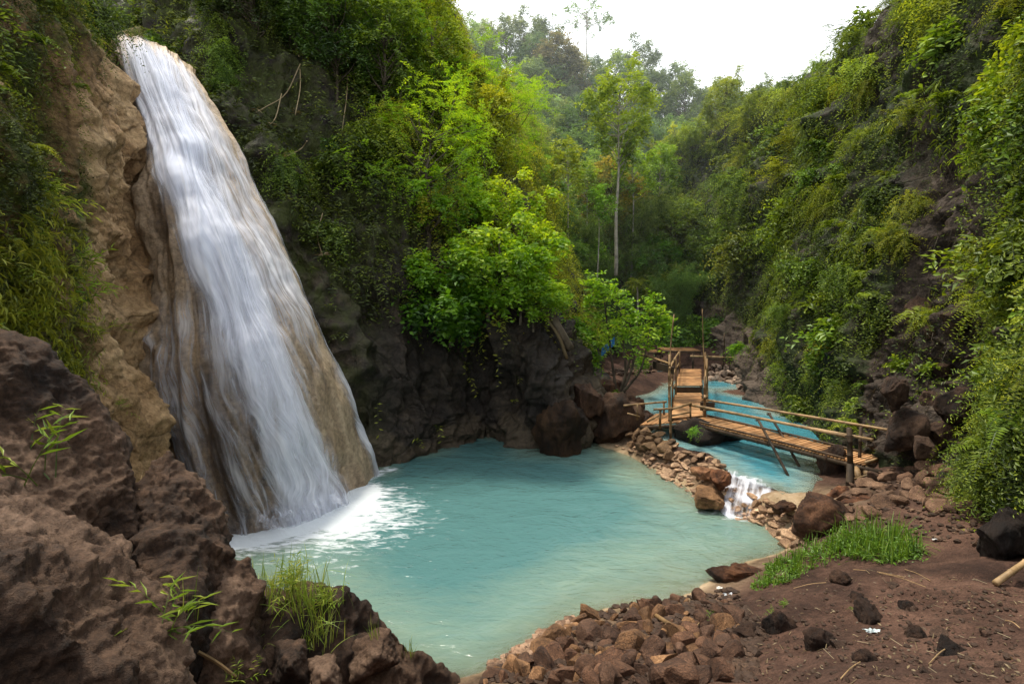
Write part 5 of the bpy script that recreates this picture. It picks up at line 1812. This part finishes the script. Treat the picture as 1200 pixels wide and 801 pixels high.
bpy.context.view_layer.update()
for (px, py, m, s, lb) in [(42, 560, 0, 1.8, 'bamboo grass clump in the dark hollow of the sloping boulder at the left'), (205, 738, 1, 1.25, 'yellow green bamboo grass clump below the peaked boulder'), (140, 478, 2, .75, 'small leafy sprig at the tan cliff foot above the peaked boulder'), (285, 795, 3, .7, 'leafy seedling at the bottom edge beside the blocky stones'), (130, 385, 1, .8, 'leafy sprig standing out on the tan cliff left of the fall')]:
    p = seat(px, py, 6)
    plant(SEED[m], p, s, lb, 'grass', None, (1.0, 1.0, .9), name='bamboo_grass', rot=(0, .1, px * .1))
tall = [grass_mesh(1050 + i, 110, .62, .006, .17, .68, .5) for i in range(2)]
for (px, py, m, s, lb) in [(335, 700, 0, 1.25, 'tall grass clump on the rock shelf by the pool, left half'), (372, 745, 1, .9, 'shorter yellow grass clump at the front of the rock shelf'), (358, 715, 1, 1.1, 'tall grass clump on the rock shelf, the one nearest the splash')]:
    plant(tall[m], seat(px, py, 8), s, lb, 'grass', None, (.95, .95, .9), name='grass_tuft')
gr2 = grass_mesh(1060, 16, .55, .006, .05, .45, .3)
for (px, py, s, lb) in [(478, 768, .9, 'thin grass stalks at the pool edge on the rock shelf'), (440, 748, .7, 'few short grass stalks on the dark block at the pool edge'), (222, 725, 1.0, 'dry grass stalks beside the bamboo grass below the peaked boulder')]:
    plant(gr2, seat(px, py, 8), s, lb, 'grass', None, (1, .95, .9), name='grass_tuft')
sd = [seedling_mesh(1070 + i, 22, .6, .12, .016, 9, lean=.35) for i in range(2)]
for (px, py, m, s, lb) in [(340, 690, 0, 1.2, 'leafy reeds rising behind the tall grass clump'), (380, 712, 1, 1.0, 'leafy reeds at the right end of the tall grass clump')]:
    plant(sd[m], seat(px, py, 8), s, lb, 'grass', None, (1, 1, .85), name='bamboo_grass')

# bright weeds and grass patch on the right bank
mb = MB()
pts = spread(1100, [(905, 660), (960, 640), (1000, 628), (1060, 625), (1085, 648), (1050, 662), (990, 655), (950, 672), (905, 690), (880, 690)], 0)
pts = [q for q in pts if random.random() < .25 + 1.2 * max(0, float(vnoise(np.array([q[0] / 17, q[1] / 9, 0]), 5)) + .25)]
P_ = np.array([hit(*q) for q in pts])
hh = np.interp([q[0] for q in pts], [880, 940, 1010, 1060, 1090], [.20, .45, .8, .7, .35]) * rng.uniform(.6, 1.2, len(pts))
blades(mb, P_, rng.uniform(.5, 1.15, len(P_)) * hh, .011, .45, 5, .5, .2)
k3 = rng.choice(len(P_), 560)
sprigs(mb, P_[k3], rand_dirs(560, .9), 8, rng.uniform(.25, .6, 560) * hh[k3] * 1.6, .11, .04, .4, tint=.45, stem=.003)
o = tag(obj('grass', mb.mesh('grass', M['grass'])), 'lush patch of grass and weeds on the right bank', 'grass', None, 'stuff')
o.color = (.55, .72, .42, 1)
for k, (px, py, s) in enumerate([(835, 725, .3), (905, 722, .35), (918, 712, .35), (1003, 715, .28), (846, 735, .3), (740, 750, .0), (895, 640, .35)]):
    if s:
        plant(SEED[k % 4], hit(px, py), s, 'tiny green seedling on the near dirt bank', 'plant', 'seedlings on the dirt bank', (.8, 1.1, .6), name='seedling')

# young multi stemmed tree by the walkway
yt = thing('young_tree', 'young multi stemmed tree with light green leaves left of the walkway', 'tree', (0, 0, 0))
stems = [[(723, 465, 26.5), (718, 430, 26.4), (713, 390, 26.3), (708, 352, 26.2)], [(726, 462, 26.6), (735, 432, 26.6), (745, 395, 26.8), (752, 362, 26.9)], [(728, 461, 26.4), (740, 448, 26.2), (752, 430, 26), (762, 385, 26)], [(731, 458, 26.7), (733, 430, 26.9), (730, 400, 27), (728, 360, 27)], [(729, 460, 26.5), (742, 425, 26.7), (740, 390, 26.8), (735, 372, 26.6)]]
lb = MB()
for st in stems:
    mb = MB()
    P_ = curve([sight(*q) for q in st], 14)
    P_[0, 2] -= .6
    tube(mb, P_, np.linspace(.075, .03, 14), 7, random.uniform(.2, .5))
    obj('stem', mb.mesh('stem', M['bark'], True), yt)
cl = [(700, 345, 26.2), (690, 352, 26.4), (712, 335, 26.3), (722, 350, 26.5), (700, 372, 26.3), (718, 372, 26.3), (735, 355, 26.8), (748, 368, 26.5), (760, 352, 26.6), (772, 368, 26.6), (782, 378, 26.5), (765, 385, 26.2), (750, 390, 26.3), (740, 378, 26.9), (728, 388, 26.8), (752, 410, 26.0), (708, 395, 26.3), (775, 392, 26.4), (695, 330, 26.2)]
for q in cl:
    c = sight(*q)
    m = 17
    sprigs(lb, c + rng.normal(0, .22, (m, 3)), rand_dirs(m, .35), 7, rng.uniform(.3, .62, m), .27, .12, .3, tint=rng.uniform(.35, .8), stem=.006)
cr = obj('crown', lb.mesh('crown', M['bright']), yt)
cr.color = (1.0, 1.0, 1.5, 1)
lm = shrub_mesh(1301, 1, 90, 9, .26, .10, 'bright', .5, .4, tint=(.3, .6))
for (px, py, Yd, s, lb_, c) in [(684, 396, 26.5, 1.15, 'bright green bush between the dead trunk and the young tree', (.95, 1, 1)), (690, 418, 26.5, .8, 'low bright bush at the foot of the dead trunk', (.7, .8, .8)), (655, 345, 25, .8, 'bright creeper bush on the upper part of the dead trunk', (.8, .9, .8)), (718, 462, 26.3, .35, 'tiny bush on the rocks under the young tree', (.8, .9, .8)), (752, 425, 30, .5, 'small bush on the far shore left of the walkway', (.8, .9, .8)), (862, 408, 34, .6, 'small bush in front of the grey rock wall', (.8, .9, .8)), (812, 505, 20.2, .28, 'small leafy weed on the black rock under the landing', (.8, .95, .8))]:
    plant(lm, sight(px, py, Yd), s, lb_, 'shrub', None, c, name='shrub')

# ---- litter
def scrap(px, py, s, label, col, cat, name, rough=.4):
    p = hit(px, py)
    bm = bmesh.new()
    bmesh.ops.create_grid(bm, x_segments=14, y_segments=10, size=1)
    V = np.array([v.co for v in bm.verts])
    Fq = np.array([[v.index for v in f.verts] for f in bm.faces])
    bm.free()
    q = V * 1.6 + px
    V = V * np.array([1, .55, 1]) + np.stack([.25 * fbm(q, 2, 1), .25 * fbm(q, 2, 2), .35 * fbm(q, 3, 3) + .3], -1)
    n = NT(name)
    pb = n.n('BsdfPrincipled')
    co = n.n('TexCoord').outputs['Object']
    n.set(pb.inputs['Base Color'], n.ramp(n.noise(9, 4, .6, co), [(.4, tuple(c * .6 for c in col)), (.6, col)]))
    pb.inputs['Roughness'].default_value = rough
    o = obj(name, MB().add(V * s, None, Fq).mesh(name, n.done(pb.outputs[0]), True), None, p + UP * .01)
    return tag(o, label, cat)


scrap(1022, 742, .10, 'crumpled pale plastic wrapper lying before the black broken rock', (.62, .72, .74), 'litter', 'plastic_wrapper')
scrap(853, 698, .08, 'clear crumpled plastic bag among the shore stones', (.72, .76, .80), 'litter', 'plastic_bag', .2)
scrap(843, 690, .06, 'small white paper scrap beside the clear plastic bag', (.8, .78, .72), 'litter', 'paper_scrap')
scrap(1098, 633, .08, 'white scrap lying on the path below the right cliff', (.75, .74, .72), 'litter', 'paper_scrap')
mb = MB()
a_, b_ = sight(708, 410, 33), sight(717, 402, 33)
box(mb, (a_ + b_) / 2, nrmz(b_ - a_), nrmz(np.array([.3, 1, 0])), UP, 1.0, .3, .5, .5)
n = NT('blue_tarp')
pb = n.n('BsdfPrincipled')
n.set(pb.inputs['Base Color'], n.ramp(n.noise(4), [(.4, (.01, .10, .28)), (.6, (.02, .2, .5))]))
tag(obj('tarp', mb.mesh('tarp', n.done(pb.outputs[0]))), 'scrap of blue tarpaulin behind the young tree', 'tarpaulin')
a_, b_ = hit(1166, 687), hit(1230, 660)
tag(pole(a_ + UP * .05, b_ + UP * .32, .045, None, 'bamboo_pole', 'cane', .01, .75), 'pale bamboo pole lying on the path at the right edge', 'pole')
a_, b_ = hit(767, 727), hit(796, 745)
tag(pole(a_ + UP * .12, b_ + UP * .1, .04, None, 'bamboo_pole', 'cane', .004, .45), 'short orange bamboo piece among the shore rubble', 'pole')
for k, (x0, y0, x1, y1, lb) in enumerate([(1088, 780, 1112, 760, 'split straw coloured bamboo strip at the bottom right'), (985, 797, 1008, 778, 'straw strip on the bottom edge of the dirt bank'), (810, 745, 822, 728, 'thin straw among the shore rubble'), (1000, 668, 1060, 678, 'long straw on the path below the grass patch'), (1030, 672, 1085, 690, 'straw crossing the path right of the longer one'), (1060, 668, 1090, 682, 'short straw at the right end of the grass patch'), (1178, 728, 1195, 738, 'straw on the dirt near the right edge'), (930, 690, 968, 684, 'twig below the left end of the grass patch'), (163, 575, 168, 552, 'pale short stick stuck on the boulder before the fall'), (232, 765, 276, 795, 'brown dead stalk lying between the front boulders')]):
    if x0 < 400:
        a_, b_ = seat(x0, y0, 6), seat(x1, y1, 6)
    else:
        a_, b_ = hit(x0, y0), hit(x1, y1)
    mb = MB()
    tube(mb, curve([a_ + UP * .02, (a_ + b_) / 2 + UP * .05, b_ + UP * .03], 6), .006 if k != 9 else .02, 5, .8)
    tag(obj('straw', mb.mesh('straw', M['cane'])), lb, 'straw')
mb = MB()
for q in spread(150, [(900, 680), (1090, 660), (1195, 690), (1195, 798), (700, 798), (740, 720)], 0):
    p = hit(*q)
    a = random.uniform(0, 6.28)
    L = random.uniform(.04, .16)
    dv = np.array([cos(a), sin(a), random.uniform(-.1, .2)]) * L
    tube(mb, np.stack([p + UP * .015, p + UP * .015 + dv]), .004, 4, random.uniform(.3, 1), False)
k4 = np.array([hit(*q) for q in spread(420, [(870, 690), (1000, 668), (1195, 680), (1195, 798), (760, 798)], 0)])
leaves(mb, k4 + UP * .012, rand_dirs(420) * np.array([1, 1, .25]), np.array([0, 0, 1.0]) + rng.normal(0, .3, (420, 3)), rng.uniform(.03, .085, 420), rng.uniform(.012, .035, 420), rng.uniform(0, .75, 420))
tag(obj('debris', mb.mesh('debris', M['dry'])), 'dry straw bits and twigs strewn over the dirt bank', 'debris', None, 'stuff')

# prototypes that found no place are dropped
for o in [o for o in scene.objects if o.get('_fresh')]:
    for c in list(o.children):
        bpy.data.objects.remove(c)
    bpy.data.objects.remove(o)

# repeats that other plants and stones hide completely are left out
HIDDEN = {'stone': [12, 14, 24, 27, 35, 38, 39, 40, 55, 72, 74, 85, 90, 91, 92, 96, 100, 103, 104, 105, 108, 109, 120, 124, 132, 143, 155, 159, 164, 174, 178, 182, 196, 202, 222], 'rubble_stone': [4, 10, 11, 15, 20, 24, 34, 37, 40, 43, 46, 57, 64, 72, 91, 100, 101, 104, 105, 123, 125, 134, 145], 'forest_tree': [0, 3, 19, 22, 23, 28, 29, 34, 39, 42, 46, 50, 55, 58, 59, 65, 66, 67, 71, 73, 74, 75, 77, 78, 81, 82, 83, 84, 85, 87, 88, 93, 96, 97, 103], 'bamboo_clump': [1, 5, 6, 8, 9, 13, 14, 15, 21, 22, 23], 'palm_tree': [0, 1], 'shrub': [1, 2, 4, 5, 8, 12, 16, 18, 21, 23, 24, 27, 29, 37, 39, 45, 46, 53, 63, 66, 71, 72, 74, 79, 80, 82, 88, 89, 90, 97, 99, 100, 102, 103, 104, 106, 108, 115, 123, 124, 127, 131, 138, 140, 144, 152, 156, 159, 161, 162, 164, 168, 170, 171, 172, 174, 175, 178, 180, 183, 187, 190, 192, 194, 195, 201, 202, 203, 204, 205, 206, 207, 209, 211, 215, 216, 217, 221, 224, 225, 226, 229, 231, 233, 234, 243, 251, 284, 289, 290, 292], 'fern': [0, 4, 7, 8, 10, 11, 12, 14, 15, 18, 19, 20, 22, 23, 27, 28, 29, 31, 33, 34, 35, 37, 38, 39, 41, 42, 44, 47, 49, 51, 53, 54, 58, 61, 62, 63, 70, 72, 73, 75, 80, 82, 83, 84, 87, 91, 93, 96, 97, 99, 100, 101, 102, 104, 107, 109, 111, 112, 113, 114, 117, 120, 121, 122, 124, 125, 126, 127, 130, 134], 'leafy_plant': [2, 5, 11], 'bamboo_grass': [2, 4, 5, 7, 12, 14, 17, 19, 20, 25], 'seedling': [4]}
for b, ks in HIDDEN.items():
    for k in ks:
        o = bpy.data.objects.get(b + ('.%03d' % k if k else ''))
        if o is not None and o.parent is None:
            for c in list(o.children):
                bpy.data.objects.remove(c)
            bpy.data.objects.remove(o)
# ------------------------------------------------------------------ valley haze
nv = bpy.data.materials.new('valley_haze')
nv.use_nodes = True
nv.node_tree.nodes.clear()
vo = nv.node_tree.nodes.new('ShaderNodeOutputMaterial')
vs = nv.node_tree.nodes.new('ShaderNodeVolumeScatter')
vs.inputs['Color'].default_value = (.86, .93, 1, 1)
vs.inputs['Density'].default_value = .0013
vs.inputs['Anisotropy'].default_value = .2
nv.node_tree.links.new(vs.outputs[0], vo.inputs['Volume'])
mb = MB()
box(mb, (0, 95, 20), np.array([1.0, 0, 0]), np.array([0, 1.0, 0]), UP, 240, 122, 60)
o = obj('haze', mb.mesh('haze', nv))
o['kind'] = 'structure'

# ------------------------------------------------------------------ light and camera
world = bpy.data.worlds.new('World')
scene.world = world
world.use_nodes = True
wt = world.node_tree
bg = wt.nodes['Background']
sky = wt.nodes.new('ShaderNodeTexSky')
sky.sky_type = 'NISHITA'
sky.sun_disc = False
SUN_EL, SUN_AZ = radians(69), radians(-48)   # azimuth clockwise from north (+Y)
sky.sun_elevation = SUN_EL
sky.sun_rotation = SUN_AZ
sky.air_density = 1.6
sky.dust_density = 4.0
veil = wt.nodes.new('ShaderNodeMixRGB')      # thin bright overcast over the clear sky
veil.inputs[0].default_value = .8
veil.inputs[2].default_value = (11.2, 11.4, 11.6, 1)
wt.links.new(sky.outputs[0], veil.inputs[1])
wt.links.new(veil.outputs[0], bg.inputs[0])
bg.inputs[1].default_value = .18
sun = bpy.data.lights.new('sun', 'SUN')
sun.energy = 4.8
sun.angle = radians(9)
sun.color = (1, .91, .76)
so = bpy.data.objects.new('sun', sun)
COL.objects.link(so)
so.rotation_euler = (pi / 2 - SUN_EL, 0, -SUN_AZ + pi)
so.rotation_euler = (-(pi / 2 - SUN_EL), 0, -SUN_AZ)
cam = bpy.data.cameras.new('camera')
cam.sensor_width = 36
cam.lens = 36 * F / 1200
cam.clip_end = 600
cam.clip_start = .05
co = bpy.data.objects.new('camera', cam)
COL.objects.link(co)
co.location = CAM
co.rotation_euler = (pi / 2 - PITCH, 0, 0)
scene.camera = co
scene.view_settings.view_transform = 'Standard'
scene.view_settings.look = 'None'
scene.view_settings.exposure = 0
scene.render.engine = 'CYCLES'
cy = scene.cycles
cy.max_bounces = 7
cy.diffuse_bounces = 4
cy.glossy_bounces = 2
cy.transmission_bounces = 4
cy.transparent_max_bounces = 24
cy.sample_clamp_indirect = 6
cy.use_denoising = True
cy.caustics_reflective = False
cy.caustics_refractive = False
cy.volume_bounces = 1
